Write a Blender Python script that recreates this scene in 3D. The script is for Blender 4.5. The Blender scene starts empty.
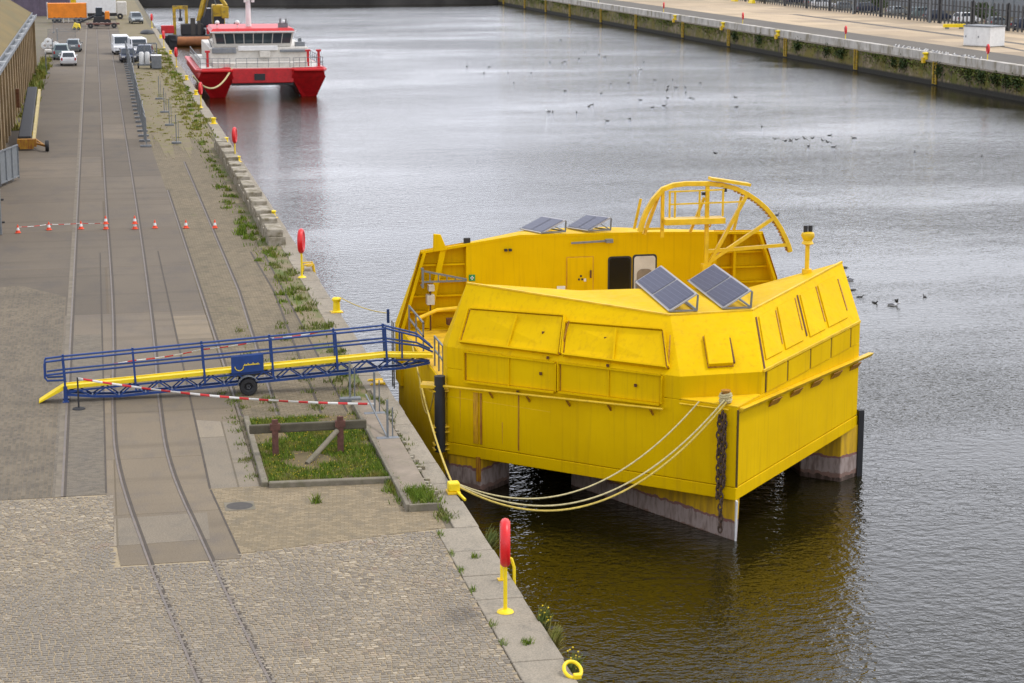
import bpy, math, random
from mathutils import Vector, Matrix
random.seed(7)
C = bpy.context.scene
COL = C.collection
PI = math.pi

# ------------------------------------------------------------------ camera
H = 14.5
cam = bpy.data.cameras.new('camera'); cam_o = bpy.data.objects.new('camera', cam); COL.objects.link(cam_o)
cam.sensor_width = 36; cam.lens = 2000/1024*36
cam_o.location = (0, 0, H)
cam_o.rotation_euler = (math.radians(90-11.681), 0, -math.atan2(420, math.hypot(2000, 413.5)))
cam.clip_end = 6000
cam.dof.use_dof = True; cam.dof.focus_distance = 60; cam.dof.aperture_fstop = 2.8
C.camera = cam_o

# ------------------------------------------------------------------ sky and sun
SUN_DIR = Vector((0.60, 0.02, 0.95)).normalized()
w = bpy.data.worlds.new('World'); C.world = w; w.use_nodes = True
nt = w.node_tree; N = nt.nodes; L = nt.links
bg = N['Background']; bg.inputs['Strength'].default_value = 0.1
sky = N.new('ShaderNodeTexSky'); sky.sky_type = 'NISHITA'; sky.sun_disc = False
sky.sun_elevation = math.asin(SUN_DIR.z); sky.sun_rotation = math.atan2(SUN_DIR.x, SUN_DIR.y)
sky.dust_density = 3.0
hs = N.new('ShaderNodeHueSaturation'); hs.inputs['Saturation'].default_value = 0.5
L.new(sky.outputs[0], hs.inputs['Color'])
tc = N.new('ShaderNodeTexCoord'); mp = N.new('ShaderNodeMapping'); mp.inputs['Scale'].default_value = (1.2, 1.2, 5.0)
L.new(tc.outputs['Generated'], mp.inputs['Vector'])
nz = N.new('ShaderNodeTexNoise'); nz.inputs['Scale'].default_value = 2.6; nz.inputs['Detail'].default_value = 6
L.new(mp.outputs[0], nz.inputs['Vector'])
cr = N.new('ShaderNodeValToRGB'); cr.color_ramp.elements[0].position = 0.36; cr.color_ramp.elements[1].position = 0.66
cr.color_ramp.elements[0].color = (0.52, 0.54, 0.60, 1); cr.color_ramp.elements[1].color = (1.0, 1.0, 1.02, 1)
L.new(nz.outputs['Fac'], cr.inputs['Fac'])
gain = N.new('ShaderNodeMix'); gain.data_type = 'RGBA'; gain.blend_type = 'MULTIPLY'; gain.inputs['Factor'].default_value = 1
L.new(cr.outputs[0], gain.inputs['A']); gain.inputs['B'].default_value = (11.0, 11.1, 11.6, 1)
sx = N.new('ShaderNodeSeparateXYZ'); L.new(tc.outputs['Generated'], sx.inputs[0])
el = N.new('ShaderNodeMapRange'); el.inputs[1].default_value = 0.0; el.inputs[2].default_value = 0.75; el.inputs[3].default_value = 1.25; el.inputs[4].default_value = 0.78
L.new(sx.outputs['Z'], el.inputs[0])
g2 = N.new('ShaderNodeMix'); g2.data_type = 'RGBA'; g2.blend_type = 'MULTIPLY'; g2.inputs['Factor'].default_value = 1
L.new(gain.outputs['Result'], g2.inputs['A']); L.new(el.outputs[0], g2.inputs['B'])
mx = N.new('ShaderNodeMix'); mx.data_type = 'RGBA'; mx.inputs['Factor'].default_value = 0.82
L.new(hs.outputs[0], mx.inputs['A']); L.new(g2.outputs['Result'], mx.inputs['B'])
L.new(mx.outputs['Result'], bg.inputs['Color'])
sl = bpy.data.lights.new('sun', 'SUN'); sl.energy = 0.9; sl.angle = math.radians(11); sl.color = (1, 0.95, 0.88)
so = bpy.data.objects.new('sun', sl); COL.objects.link(so); so.location = (60, 0, 80)
so.rotation_euler = (-SUN_DIR).to_track_quat('-Z', 'Y').to_euler()
C.view_settings.view_transform = 'Standard'; C.view_settings.look = 'None'
C.view_settings.exposure = 0.92; C.view_settings.gamma = 1
C.cycles.use_denoising = True
C.cycles.max_bounces = 8

# ------------------------------------------------------------------ materials
def rgb(c): return (c[0], c[1], c[2], 1)
def sc3(c, k): return tuple(min(1, v*k) for v in c)
class NT:
    def __init__(s, name):
        s.m = bpy.data.materials.new(name); s.m.use_nodes = True
        s.n = s.m.node_tree.nodes; s.l = s.m.node_tree.links
        s.b = s.n['Principled BSDF']
        s.tc = s.n.new('ShaderNodeTexCoord')
    def noise(s, scale, detail=4, stretch=(1, 1, 1), rough=0.55, geo=False):
        mp = s.n.new('ShaderNodeMapping'); mp.inputs['Scale'].default_value = stretch
        s.l.new(s.tc.outputs['Object'], mp.inputs['Vector'])
        t = s.n.new('ShaderNodeTexNoise'); t.inputs['Scale'].default_value = scale
        t.inputs['Detail'].default_value = detail; t.inputs['Roughness'].default_value = rough
        s.l.new(mp.outputs[0], t.inputs['Vector']); return t.outputs['Fac']
    def ramp(s, fac, p0, p1, c0=(0, 0, 0), c1=(1, 1, 1)):
        r = s.n.new('ShaderNodeValToRGB'); e = r.color_ramp.elements
        e[0].position = p0; e[1].position = p1; e[0].color = rgb(c0); e[1].color = rgb(c1)
        s.l.new(fac, r.inputs['Fac']); return r.outputs['Color']
    def mix(s, fac, a, b, mode='MIX'):
        x = s.n.new('ShaderNodeMix'); x.data_type = 'RGBA'; x.blend_type = mode
        for k, v in (('Factor', fac), ('A', a), ('B', b)):
            if k == 'Factor':
                if isinstance(v, (int, float)): x.inputs['Factor'].default_value = v
                else: s.l.new(v, x.inputs['Factor'])
            elif isinstance(v, tuple): x.inputs[k].default_value = rgb(v)
            else: s.l.new(v, x.inputs[k])
        return x.outputs['Result']
    def bump(s, h, strength, dist=0.02):
        b = s.n.new('ShaderNodeBump'); b.inputs['Strength'].default_value = strength; b.inputs['Distance'].default_value = dist
        s.l.new(h, b.inputs['Height']); s.l.new(b.outputs[0], s.b.inputs['Normal']); return b
    def z(s):
        x = s.n.new('ShaderNodeSeparateXYZ'); s.l.new(s.tc.outputs['Object'], x.inputs[0]); return x.outputs['Z']
    def random(s):
        g = s.n.new('ShaderNodeNewGeometry'); return g.outputs['Random Per Island']
    def done(s, col, rough=0.6, metal=0.0, spec=0.5):
        if isinstance(col, tuple): s.b.inputs['Base Color'].default_value = rgb(col)
        else: s.l.new(col, s.b.inputs['Base Color'])
        if isinstance(rough, (int, float)): s.b.inputs['Roughness'].default_value = rough
        else: s.l.new(rough, s.b.inputs['Roughness'])
        s.b.inputs['Metallic'].default_value = metal; s.b.inputs['Specular IOR Level'].default_value = spec
        return s.m

def paint(name, c, rough=0.45, var=0.22, scale=2.0, metal=0.0, dirt=None, dirt_p=(0.58, 0.72), stretch=(1, 1, 1), bump=0.0, fine=0.1):
    t = NT(name)
    col = t.mix(t.ramp(t.noise(scale, 5), 0.3, 0.7), sc3(c, 1-var), sc3(c, 1+var*0.6))
    if fine:
        col = t.mix(fine, col, t.ramp(t.noise(scale*14, 3), 0.35, 0.65, sc3(c, 0.5), sc3(c, 1.4)))
    if dirt:
        col = t.mix(t.ramp(t.noise(scale*1.7, 7, stretch, 0.65), *dirt_p), col, dirt)
    if bump: t.bump(t.noise(scale*10, 4), bump)
    return t.done(col, rough, metal)

RUST = (0.12, 0.045, 0.014)
def yellow_paint():
    t = NT('yellow_paint'); y = 0
    col = t.mix(t.ramp(t.noise(0.5, 4), 0.3, 0.7), (0.64, 0.395, 0.0), (0.74, 0.475, 0.0))
    st = t.ramp(t.noise(1.0, 6, (7, 7, 0.35), 0.6), 0.52, 0.78)
    col = t.mix(t.mix(0.45, (0, 0, 0), st), col, (0.42, 0.22, 0.01))
    sp = t.ramp(t.noise(2.2, 8, (1.5, 1.5, 0.8), 0.7), 0.68, 0.80)
    col = t.mix(t.mix(0.3, (0, 0, 0), sp), col, (0.30, 0.12, 0.01))
    dk = t.ramp(t.noise(9, 5, (1, 1, .7), 0.7), 0.70, 0.80)
    col = t.mix(dk, col, (0.10, 0.05, 0.01))
    r = t.ramp(t.noise(3, 4), 0.3, 0.7, (0.45,)*3, (0.65,)*3)
    t.bump(t.noise(1.3, 3), 0.25, 0.05)
    return t.done(col, r, 0, 0.06)
def hull_paint(name, cut):      # yellow down to a grey and red boot-top
    t = NT(name)
    col = t.mix(t.ramp(t.noise(1.5, 5, (4, 4, .6)), 0.4, 0.75), (0.62, 0.37, 0.004), (0.30, 0.17, 0.02))
    z = t.z()
    mth = t.n.new('ShaderNodeMath'); mth.operation = 'ADD'
    sm = t.n.new('ShaderNodeMath'); sm.operation = 'MULTIPLY_ADD'; sm.inputs[1].default_value = 0.25; sm.inputs[2].default_value = -0.12
    t.l.new(t.noise(4, 5), sm.inputs[0]); t.l.new(z, mth.inputs[0]); t.l.new(sm.outputs[0], mth.inputs[1])
    mr = t.n.new('ShaderNodeMapRange'); mr.inputs[1].default_value = cut-.85; mr.inputs[2].default_value = cut+.85
    t.l.new(mth.outputs[0], mr.inputs[0])
    r = t.n.new('ShaderNodeValToRGB'); e = r.color_ramp
    e.interpolation = 'CONSTANT'
    e.elements[0].position = 0; e.elements[0].color = (0.05, 0.03, 0.02, 1)
    for p, c in ((0.10, (0.22, 0.13, 0.10, 1)), (0.17, (0.34, 0.27, 0.24, 1)), (0.455, (0.23, 0.10, 0.09, 1))):
        x = e.elements.new(p); x.color = c
    e.elements[-1].position = 0.50; e.elements[-1].color = (1, 1, 1, 1)
    pass
    t.l.new(mr.outputs[0], r.inputs['Fac'])
    low = t.mix(t.ramp(t.noise(3, 6, (3, 3, .7)), 0.45, 0.7), r.outputs[0], (0.16, 0.11, 0.09))
    g = t.n.new('ShaderNodeMath'); g.operation = 'GREATER_THAN'; g.inputs[1].default_value = 0.50
    t.l.new(mr.outputs[0], g.inputs[0])
    return t.done(t.mix(g.outputs[0], low, col), 0.55)

def ground_mat(name, c1, c2, dirt, scale=0.35, brick=None, bump=0.3, crack=False, tyre=False, moss=None, k=0.60):
    c1, c2, dirt = sc3(c1, k), sc3(c2, k*1.02), sc3(dirt, k)
    c1, c2 = (c1[0]*1.05, c1[1]*.98, c1[2]*.83), (c2[0]*1.06, c2[1]*.98, c2[2]*.83)
    t = NT(name)
    col = t.mix(t.ramp(t.noise(scale, 6, (1, .45, 1), 0.6), 0.35, 0.68), c1, c2)
    col = t.mix(t.ramp(t.noise(scale*4.5, 7, (1, .6, 1), 0.65), 0.48, 0.74), col, dirt)
    col = t.mix(0.28, col, t.ramp(t.noise(28, 4), 0.35, 0.65, sc3(c1, 0.5), sc3(c2, 1.5)))
    h = t.noise(35, 4)
    if brick:
        mp = t.n.new('ShaderNodeMapping'); mp.inputs['Rotation'].default_value = (0, 0, brick.get('rot', 0))
        t.l.new(t.tc.outputs['Object'], mp.inputs['Vector'])
        b = t.n.new('ShaderNodeTexBrick'); b.inputs['Scale'].default_value = 1
        b.inputs['Brick Width'].default_value = brick['w']; b.inputs['Row Height'].default_value = brick['h']
        b.inputs['Mortar Size'].default_value = brick['m']; b.inputs['Mortar Smooth'].default_value = 0.3
        b.inputs['Color1'].default_value = (0.72, 0.72, 0.72, 1); b.inputs['Color2'].default_value = (1.2, 1.18, 1.15, 1)
        b.inputs['Mortar'].default_value = rgb(brick.get('mc', (0.55, 0.5, 0.42)))
        b.inputs['Bias'].default_value = 0
        t.l.new(mp.outputs[0], b.inputs['Vector'])
        col = t.mix(brick.get('amt', 0.8), col, t.mix(1.0, col, b.outputs['Color'], 'MULTIPLY'))
        h = t.mix(0.7, h, b.outputs['Fac'])
    if moss:
        col = t.mix(t.ramp(t.noise(0.9, 8, (1.6, .7, 1), 0.7), *moss[1]), col, moss[0])
    if tyre:
        col = t.mix(t.mix(0.5, (0, 0, 0), t.ramp(t.noise(0.55, 5, (.12, 1.6, 1), 0.6), 0.52, 0.72)), col, sc3(c1, 0.6))
    if crack:
        v = t.n.new('ShaderNodeTexVoronoi'); v.feature = 'DISTANCE_TO_EDGE'; v.inputs['Scale'].default_value = 0.45
        t.l.new(t.tc.outputs['Object'], v.inputs['Vector'])
        col = t.mix(t.ramp(v.outputs['Distance'], 0.003, 0.012, (0.6,)*3, (0, 0, 0)), col, sc3(c1, 0.45))
    t.bump(h, bump, 0.01)
    return t.done(col, 0.85, 0, 0.25)

M = {}
M['yellow'] = yellow_paint(); M['pontoon'] = hull_paint('pontoon_paint', .82); M['bow_pontoon'] = hull_paint('bow_pontoon_paint', .58)
M['yellow_plain'] = paint('yellow_fitting_paint', (0.78, 0.49, 0.005), 0.45, dirt=(0.25, 0.11, 0.01), dirt_p=(0.62, 0.75), scale=3)
M['yellow_deck'] = paint('yellow_deck_paint', (0.70, 0.42, 0.01), 0.6, dirt=(0.22, 0.14, 0.04), dirt_p=(0.5, 0.75), scale=1.2)
M['yellow_bright'] = paint('bright_yellow_edge', (0.86, 0.62, 0.003), 0.5, var=0.1, scale=3, dirt=(0.4, 0.3, 0.02), dirt_p=(0.62, 0.8))
M['rust'] = paint('rust', RUST, 0.85, scale=6, var=0.4)
M['rusty_yellow'] = paint('rust_streaked_yellow', (0.42, 0.21, 0.008), 0.6, scale=3, dirt=(0.26, 0.08, 0.01), dirt_p=(0.45, 0.6), stretch=(3, 3, .4))
M['stain'] = paint('stained_yellow', (0.60, 0.32, 0.002), 0.55, scale=3, dirt=(0.36, 0.13, 0.01), dirt_p=(0.50, 0.66), stretch=(4, 4, .4))
M['seam'] = paint('dark_seam', (0.10, 0.055, 0.008), 0.8, scale=5, var=0.4)
M['rubber'] = paint('black_rubber', (0.016, 0.016, 0.018), 0.6)
M['black'] = paint('black_metal', (0.02, 0.02, 0.022), 0.5)
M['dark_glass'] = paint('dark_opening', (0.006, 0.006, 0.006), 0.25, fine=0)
M['white'] = paint('white_paint', (0.72, 0.72, 0.70), 0.45, var=0.1, dirt=(0.45, 0.43, 0.38), dirt_p=(0.58, 0.8))
M['offwhite'] = paint('cream_paint', (0.58, 0.55, 0.49), 0.5, var=0.12, dirt=(0.38, 0.33, 0.27), dirt_p=(0.55, 0.8))
M['galv'] = paint('galvanised_steel', (0.19, 0.205, 0.215), 0.5, metal=0.2, scale=5)
M['greysteel'] = paint('grey_steel', (0.17, 0.185, 0.20), 0.5, scale=4, dirt=(0.24, 0.24, 0.22), dirt_p=(.5, .7))
M['blue'] = paint('blue_paint', (0.008, 0.045, 0.20), 0.45, scale=4, dirt=(0.03, 0.05, 0.10), dirt_p=(0.6, 0.78))
M['red'] = paint('red_paint', (0.56, 0.012, 0.016), 0.4, scale=2, dirt=(0.34, 0.02, 0.02), dirt_p=(0.55, 0.75))
M['red_plastic'] = paint('red_plastic', (0.66, 0.010, 0.012), 0.38, var=0.1, scale=3)
M['orange_cone'] = paint('orange_plastic', (0.80, 0.075, 0.02), 0.5, var=0.1)
M['orange'] = paint('orange_tarpaulin', (0.76, 0.22, 0.006), 0.6, scale=0.7)
M['purple'] = paint('purple_grey_panel', (0.13, 0.10, 0.14), 0.7, scale=0.4, dirt=(0.09, 0.07, 0.09), dirt_p=(.5, .7))
M['rustpipe'] = paint('rusty_pipe', (0.30, 0.11, 0.035), 0.7, scale=0.7, var=0.4)
M['timber'] = paint('weathered_timber', (0.085, 0.072, 0.045), 0.9, scale=3, var=0.35, dirt=(0.10, 0.09, 0.06), dirt_p=(.45, .7), stretch=(.3, 3, 3), bump=.4)
M['ruststeel'] = paint('rusted_steel', (0.12, 0.05, 0.035), 0.85, scale=7, var=0.4, bump=.3)
M['rope'] = paint('yellow_rope', (0.56, 0.42, 0.09), 0.85, scale=12, var=0.3)
M['palerope'] = paint('pale_rope', (0.50, 0.43, 0.22), 0.85, scale=12, var=0.3)
M['stone'] = paint('quay_stone', (0.37, 0.33, 0.26), 0.9, scale=1.3, var=0.3, dirt=(0.15, 0.125, 0.07), dirt_p=(0.42, 0.62), bump=.6)
M['kerb'] = paint('kerb_concrete', (0.19, 0.165, 0.12), 0.9, scale=2.5, var=0.3, dirt=(0.13, 0.12, 0.07), dirt_p=(0.48, 0.7), bump=.4)
M['slab'] = paint('slab_concrete', (0.25, 0.205, 0.155), 0.9, scale=1.5, var=0.25, dirt=(0.2, 0.17, 0.12), dirt_p=(0.5, 0.7), bump=.3)
M['iron'] = paint('dark_iron', (0.065, 0.058, 0.05), .8, scale=8)
M['green_sign'] = paint('green_sign', (0.01, 0.25, 0.07), 0.5)
M['glass'] = paint('vehicle_glass', (0.03, 0.04, 0.05), 0.12, fine=0)
M['blueglass'] = paint('wheelhouse_glass', (0.035, 0.05, 0.055), 0.1, fine=0)

def mat_grass(name, c1, c2, c3):
    t = NT(name); r = t.random()
    col = t.mix(t.ramp(r, 0.1, 0.9), c1, c2)
    col = t.mix(t.ramp(t.noise(1.6, 4), 0.5, 0.7), col, c3)
    t.b.inputs['Subsurface Weight'].default_value = 0.0
    return t.done(col, 0.75, 0, 0.2)
M['grass'] = mat_grass('grass_blades', (0.075, 0.135, 0.012), (0.17, 0.235, 0.022), (0.24, 0.21, 0.05))
M['weed'] = mat_grass('weed_leaves', (0.085, 0.125, 0.02), (0.16, 0.195, 0.035), (0.22, 0.20, 0.065))
M['shrub'] = mat_grass('shrub_leaves', (0.02, 0.04, 0.008), (0.045, 0.07, 0.015), (0.05, 0.06, 0.02))
M['straw'] = mat_grass('dry_weed', (0.24, 0.22, 0.05), (0.19, 0.21, 0.03), (0.30, 0.24, 0.07))
M['yflower'] = paint('yellow_flower', (0.7, 0.5, 0.01), 0.7)

# panels of photovoltaic cells
def pv():
    t = NT('photovoltaic_cells')
    b = t.n.new('ShaderNodeTexBrick'); b.offset = 0; b.inputs['Scale'].default_value = 1
    b.inputs['Brick Width'].default_value = 0.158; b.inputs['Row Height'].default_value = 0.158
    b.inputs['Mortar Size'].default_value = 0.006; b.inputs['Color1'].default_value = (0.042, 0.046, 0.085, 1)
    b.inputs['Color2'].default_value = (0.050, 0.055, 0.098, 1); b.inputs['Mortar'].default_value = (0.12, 0.125, 0.18, 1)
    t.l.new(t.tc.outputs['Object'], b.inputs['Vector'])
    return t.done(b.outputs['Color'], 0.42, 0, 0.12)
M['pv'] = pv(); M['panel_frame'] = paint('aluminium_frame', (0.36, 0.35, 0.35), .5, fine=0, var=.05)

# ------------------------------------------------------------------ mesh builder
class MB:
    def __init__(s): s.v = []; s.f = []; s.sm = []
    def add(s, vs, fs, smooth=False):
        o = len(s.v); s.v += [tuple(p) for p in vs]
        for f in fs: s.f.append(tuple(i+o for i in f)); s.sm.append(smooth)
        return s
    def box(s, c, d, rz=0, m=None):
        x, y, z = d[0]/2, d[1]/2, d[2]/2
        vs = [Vector((sx*x, sy*y, sz*z)) for sz in (-1, 1) for sy in (-1, 1) for sx in (-1, 1)]
        if m is not None: vs = [m @ p for p in vs]
        if rz: vs = [Matrix.Rotation(rz, 3, 'Z') @ p for p in vs]
        vs = [p+Vector(c) for p in vs]
        return s.add(vs, [(0, 2, 3, 1), (4, 5, 7, 6), (0, 1, 5, 4), (2, 6, 7, 3), (0, 4, 6, 2), (1, 3, 7, 5)])
    def b2(s, a, b): return s.box([(a[i]+b[i])/2 for i in range(3)], [abs(b[i]-a[i]) for i in range(3)])
    def bar(s, a, b, wx, wz=None, up=(0, 0, 1)):
        a = Vector(a); b = Vector(b); d = b-a; l = d.length; d.normalize(); wz = wz or wx
        u = Vector(up)
        if abs(d.dot(u)) > .98: u = Vector((0, 1, 0))
        x = d.cross(u).normalized(); z = x.cross(d)
        vs = [p+x*(sx*wx/2)+z*(sz*wz/2) for p in (a, b) for sz in (-1, 1) for sx in (-1, 1)]
        return s.add(vs, [(0, 1, 3, 2), (4, 6, 7, 5), (0, 4, 5, 1), (2, 3, 7, 6), (0, 2, 6, 4), (1, 5, 7, 3)])
    def tube(s, pts, r, n=8, cap=True, closed=False):
        P = [Vector(p) for p in pts]; k = len(P); rs = r if isinstance(r, (list, tuple)) else [r]*k
        vs = []; prev = None
        for i, p in enumerate(P):
            if closed: t = P[(i+1) % k]-P[i-1]
            else: t = P[min(i+1, k-1)]-P[max(i-1, 0)]
            t.normalize()
            if prev is None:
                u = Vector((0, 0, 1)) if abs(t.z) < .9 else Vector((1, 0, 0))
                x = t.cross(u).normalized()
            else: x = (prev-t*prev.dot(t)).normalized()
            prev = x; y = t.cross(x)
            for j in range(n):
                a = 2*PI*j/n; vs.append(p+x*(math.cos(a)*rs[i])+y*(math.sin(a)*rs[i]))
        fs = []
        for i in range(k if closed else k-1):
            for j in range(n):
                a = i*n+j; b = i*n+(j+1) % n; i2 = ((i+1) % k)*n
                fs.append((a, b, i2+(j+1) % n, i2+j))
        s.add(vs, fs, True)
        if cap and not closed:
            o = len(s.v)-len(vs)
            s.f.append(tuple(o+j for j in reversed(range(n)))); s.sm.append(False)
            s.f.append(tuple(o+(k-1)*n+j for j in range(n))); s.sm.append(False)
        return s
    def cyl(s, a, b, r, n=12, r2=None): return s.tube([a, b], [r, r if r2 is None else r2], n)
    def lathe(s, prof, c=(0, 0, 0), n=16, axis='Z'):
        vs = []
        for r, h in prof:
            for j in range(n):
                a = 2*PI*j/n; q = (r*math.cos(a), r*math.sin(a), h)
                if axis == 'X': q = (q[2], q[0], q[1])
                if axis == 'Y': q = (q[1], q[2], q[0])
                vs.append((q[0]+c[0], q[1]+c[1], q[2]+c[2]))
        fs = [(i*n+j, i*n+(j+1) % n, (i+1)*n+(j+1) % n, (i+1)*n+j) for i in range(len(prof)-1) for j in range(n)]
        return s.add(vs, fs, True)
    def prism(s, bot, top):
        n = len(bot); vs = list(bot)+list(top)
        fs = [tuple(reversed(range(n))), tuple(range(n, 2*n))]+[(i, (i+1) % n, n+(i+1) % n, n+i) for i in range(n)]
        return s.add(vs, fs)
    def extr(s, poly, z0, z1): return s.prism([(x, y, z0) for x, y in poly], [(x, y, z1) for x, y in poly])
    def slab(s, q, t0, t1):     # quad of 3D points given a thickness along its normal
        q = [Vector(p) for p in q]; n = (q[1]-q[0]).cross(q[3]-q[0]).normalized()
        return s.prism([p+n*t0 for p in q], [p+n*t1 for p in q])
    def ell(s, c, r, n=10, m=7, mat=None):
        vs = []; fs = []
        for i in range(m+1):
            th = PI*i/m
            for j in range(n):
                a = 2*PI*j/n; p = Vector((r[0]*math.sin(th)*math.cos(a), r[1]*math.sin(th)*math.sin(a), r[2]*math.cos(th)))
                if mat is not None: p = mat @ p
                vs.append(p+Vector(c))
        for i in range(m):
            for j in range(n): fs.append((i*n+j, (i+1)*n+j, (i+1)*n+(j+1) % n, i*n+(j+1) % n))
        return s.add(vs, fs, True)
    def build(s, name, mat, parent=None, off=None, bevel=0, kind=None):
        root = parent
        while root is not None and root.parent is not None: root = root.parent
        o = Vector(off) if off is not None else (root.location.copy() if root is not None else Vector((0, 0, 0)))
        me = bpy.data.meshes.new(name); me.from_pydata([tuple(Vector(p)-o) for p in s.v], [], s.f)
        me.polygons.foreach_set('use_smooth', s.sm); me.update()
        if any(s.sm): me.set_sharp_from_angle(angle=math.radians(42))
        if isinstance(mat, str): mat = M[mat]
        me.materials.append(mat)
        ob = bpy.data.objects.new(name, me); COL.objects.link(ob)
        if parent is not None: ob.parent = parent
        elif off is not None: ob.location = o
        if bevel:
            b = ob.modifiers.new('edge', 'BEVEL'); b.width = bevel; b.segments = 2; b.limit_method = 'ANGLE'; b.angle_limit = math.radians(35)
        if kind: ob['kind'] = kind
        return ob
def tag(o, label, cat, group=None):
    o['label'] = label; o['category'] = cat
    if group: o['group'] = group
    return o
def thing(name, label, cat, loc=(0, 0, 0), rz=0, group=None):
    o = bpy.data.objects.new(name, None); COL.objects.link(o); o.empty_display_size = .3
    o.location = loc; o.rotation_euler = (0, 0, rz); return tag(o, label, cat, group)
def dup(root, loc, rz=None, label=None, group=None):
    def cp(o, par):
        c = o.copy(); COL.objects.link(c)
        if par is not None: c.parent = par
        for ch in [k for k in bpy.data.objects if k.parent == o]: cp(ch, c)
        return c
    c = cp(root, None); c.location = loc
    if rz is not None: c.rotation_euler = (0, 0, rz)
    if label: c['label'] = label
    if group: c['group'] = group
    return c
def struct(mb, name, mat, bevel=0): return mb.build(name, mat, None, None, bevel, 'structure')
def lerp(a, b, t): return tuple(a[i]+(b[i]-a[i])*t for i in range(len(a)))

# ================================================================== SETTING
WZ = -2.6            # water level; quay top is z = 0
QX = 8.76            # near quay edge
RX = 90.9            # far (right-hand) quay edge
FY = 458.0           # head of the dock

# --- water
def water_mat():
    t = NT('harbour_water')
    n1 = t.noise(2.3, 3, (0.95, 1.15, 1), 0.58)
    n2 = t.noise(0.45, 3, (0.6, 1.2, 1), 0.5)
    n3 = t.noise(5.5, 2, (0.95, 1.1, 1), 0.5)
    patch = t.ramp(t.noise(0.03, 6, (0.6, 1.3, 1), 0.62), 0.38, 0.62, (0.26,)*3, (1,)*3)
    h = t.mix(0.38, n1, n2); h = t.mix(0.22, h, n3)
    b = t.bump(h, 1.0, 0.31)
    sm = t.n.new('ShaderNodeMath'); sm.operation = 'MULTIPLY'; sm.inputs[1].default_value = 0.62
    t.l.new(patch, sm.inputs[0]); t.l.new(sm.outputs[0], b.inputs['Strength'])
    t.b.inputs['IOR'].default_value = 1.333
    return t.done((0.012, 0.010, 0.002), 0.05, 0, 0.5)
M['water'] = water_mat()
mb = MB()
mb.add([(QX-.6, -200, WZ), (RX+.6, -200, WZ), (RX+.6, FY+.5, WZ), (QX-.6, FY+.5, WZ)], [(0, 1, 2, 3)])
struct(mb, 'water', 'water')

# --- land sheets (to the horizon)
M['far_ground'] = ground_mat('far_ground', (0.19, 0.175, 0.15), (0.27, 0.245, 0.205), (0.14, 0.14, 0.08), scale=0.05, moss=((0.14, 0.15, 0.04), (0.52, 0.70)))
mb = MB()
mb.b2((-2500, -300, -6), (QX-.35, FY+.6, -0.03))
mb.b2((RX+.5, -300, -6), (3000, FY+.6, -0.03))
mb.b2((-2500, FY+.6, -6), (3000, 5000, -0.02))
struct(mb, 'ground', 'far_ground')

# --- surfaces of the near quay, strip by strip
M['setts'] = ground_mat('grey_setts', (0.20, 0.185, 0.165), (0.265, 0.24, 0.205), (0.15, 0.135, 0.115), brick=dict(w=.22, h=.11, m=.012, rot=PI/2, mc=(1.1, 1.02, .9)), tyre=True)
M['setts_fine'] = ground_mat('fine_blue_setts', (0.225, 0.21, 0.195), (0.275, 0.255, 0.225), (0.185, 0.17, 0.15), brick=dict(w=.2, h=.1, m=.012, mc=(1.0, .96, .9)))
M['track_conc'] = ground_mat('track_concrete', (0.235, 0.205, 0.170), (0.285, 0.25, 0.205), (0.20, 0.175, 0.15), scale=.25, tyre=True, brick=dict(w=30, h=5.5, m=.025, mc=(.6, .57, .5)), k=0.70)
M['pale_conc'] = ground_mat('pale_concrete', (0.25, 0.23, 0.205), (0.37, 0.335, 0.29), (0.21, 0.19, 0.16), scale=.3, brick=dict(w=6, h=3.2, m=.03, rot=PI/2, mc=(.5, .48, .42)), k=0.72)
M['weedy_setts'] = ground_mat('weedy_setts', (0.23, 0.205, 0.165), (0.31, 0.27, 0.21), (0.16, 0.145, 0.10), scale=.4, brick=dict(w=.24, h=.14, m=.02, mc=(.62, .6, .48)), moss=((0.15, 0.145, 0.06), (0.60, 0.78)), k=0.66)
M['apron'] = ground_mat('sett_apron', (0.28, 0.245, 0.185), (0.34, 0.295, 0.225), (0.21, 0.185, 0.14), scale=.5, brick=dict(w=.2, h=.12, m=.014, rot=.12, mc=(.75, .7, .58)), k=0.72)
M['coping'] = ground_mat('coping_stone', (0.31, 0.29, 0.265), (0.40, 0.375, 0.34), (0.22, 0.20, 0.16), scale=.6, bump=.4, k=0.74)
M['asphalt'] = ground_mat('old_asphalt', (0.215, 0.192, 0.172), (0.275, 0.245, 0.215), (0.175, 0.156, 0.14), scale=.12, tyre=True, brick=dict(w=40, h=11, m=.06, mc=(.75, .7, .62)))
M['verge'] = ground_mat('weedy_verge', (0.26, 0.22, 0.16), (0.32, 0.275, 0.20), (0.14, 0.13, 0.06), scale=.5, moss=((0.10, 0.13, 0.03), (0.47, 0.62)), k=0.70)
M['far_verge'] = ground_mat('yellow_verge', (0.24, 0.205, 0.15), (0.29, 0.25, 0.19), (0.17, 0.15, 0.09), scale=.3, moss=((0.18, 0.165, 0.065), (0.46, 0.66)), k=0.70)
M['joint'] = ground_mat('cobble_joint', (0.34, 0.295, 0.22), (0.43, 0.37, 0.28), (0.20, 0.17, 0.125), scale=.8, k=0.85)
M['soil'] = ground_mat('soil', (0.12, 0.095, 0.05), (0.18, 0.15, 0.09), (0.08, 0.08, 0.03), scale=1.2, k=0.90)

def sheet(name, mat, poly, z=0.0):
    m = MB(); m.extr(poly, z-.02, z); return struct(m, name, mat)
def xw(a, b): return lambda y: (a, b)
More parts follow.
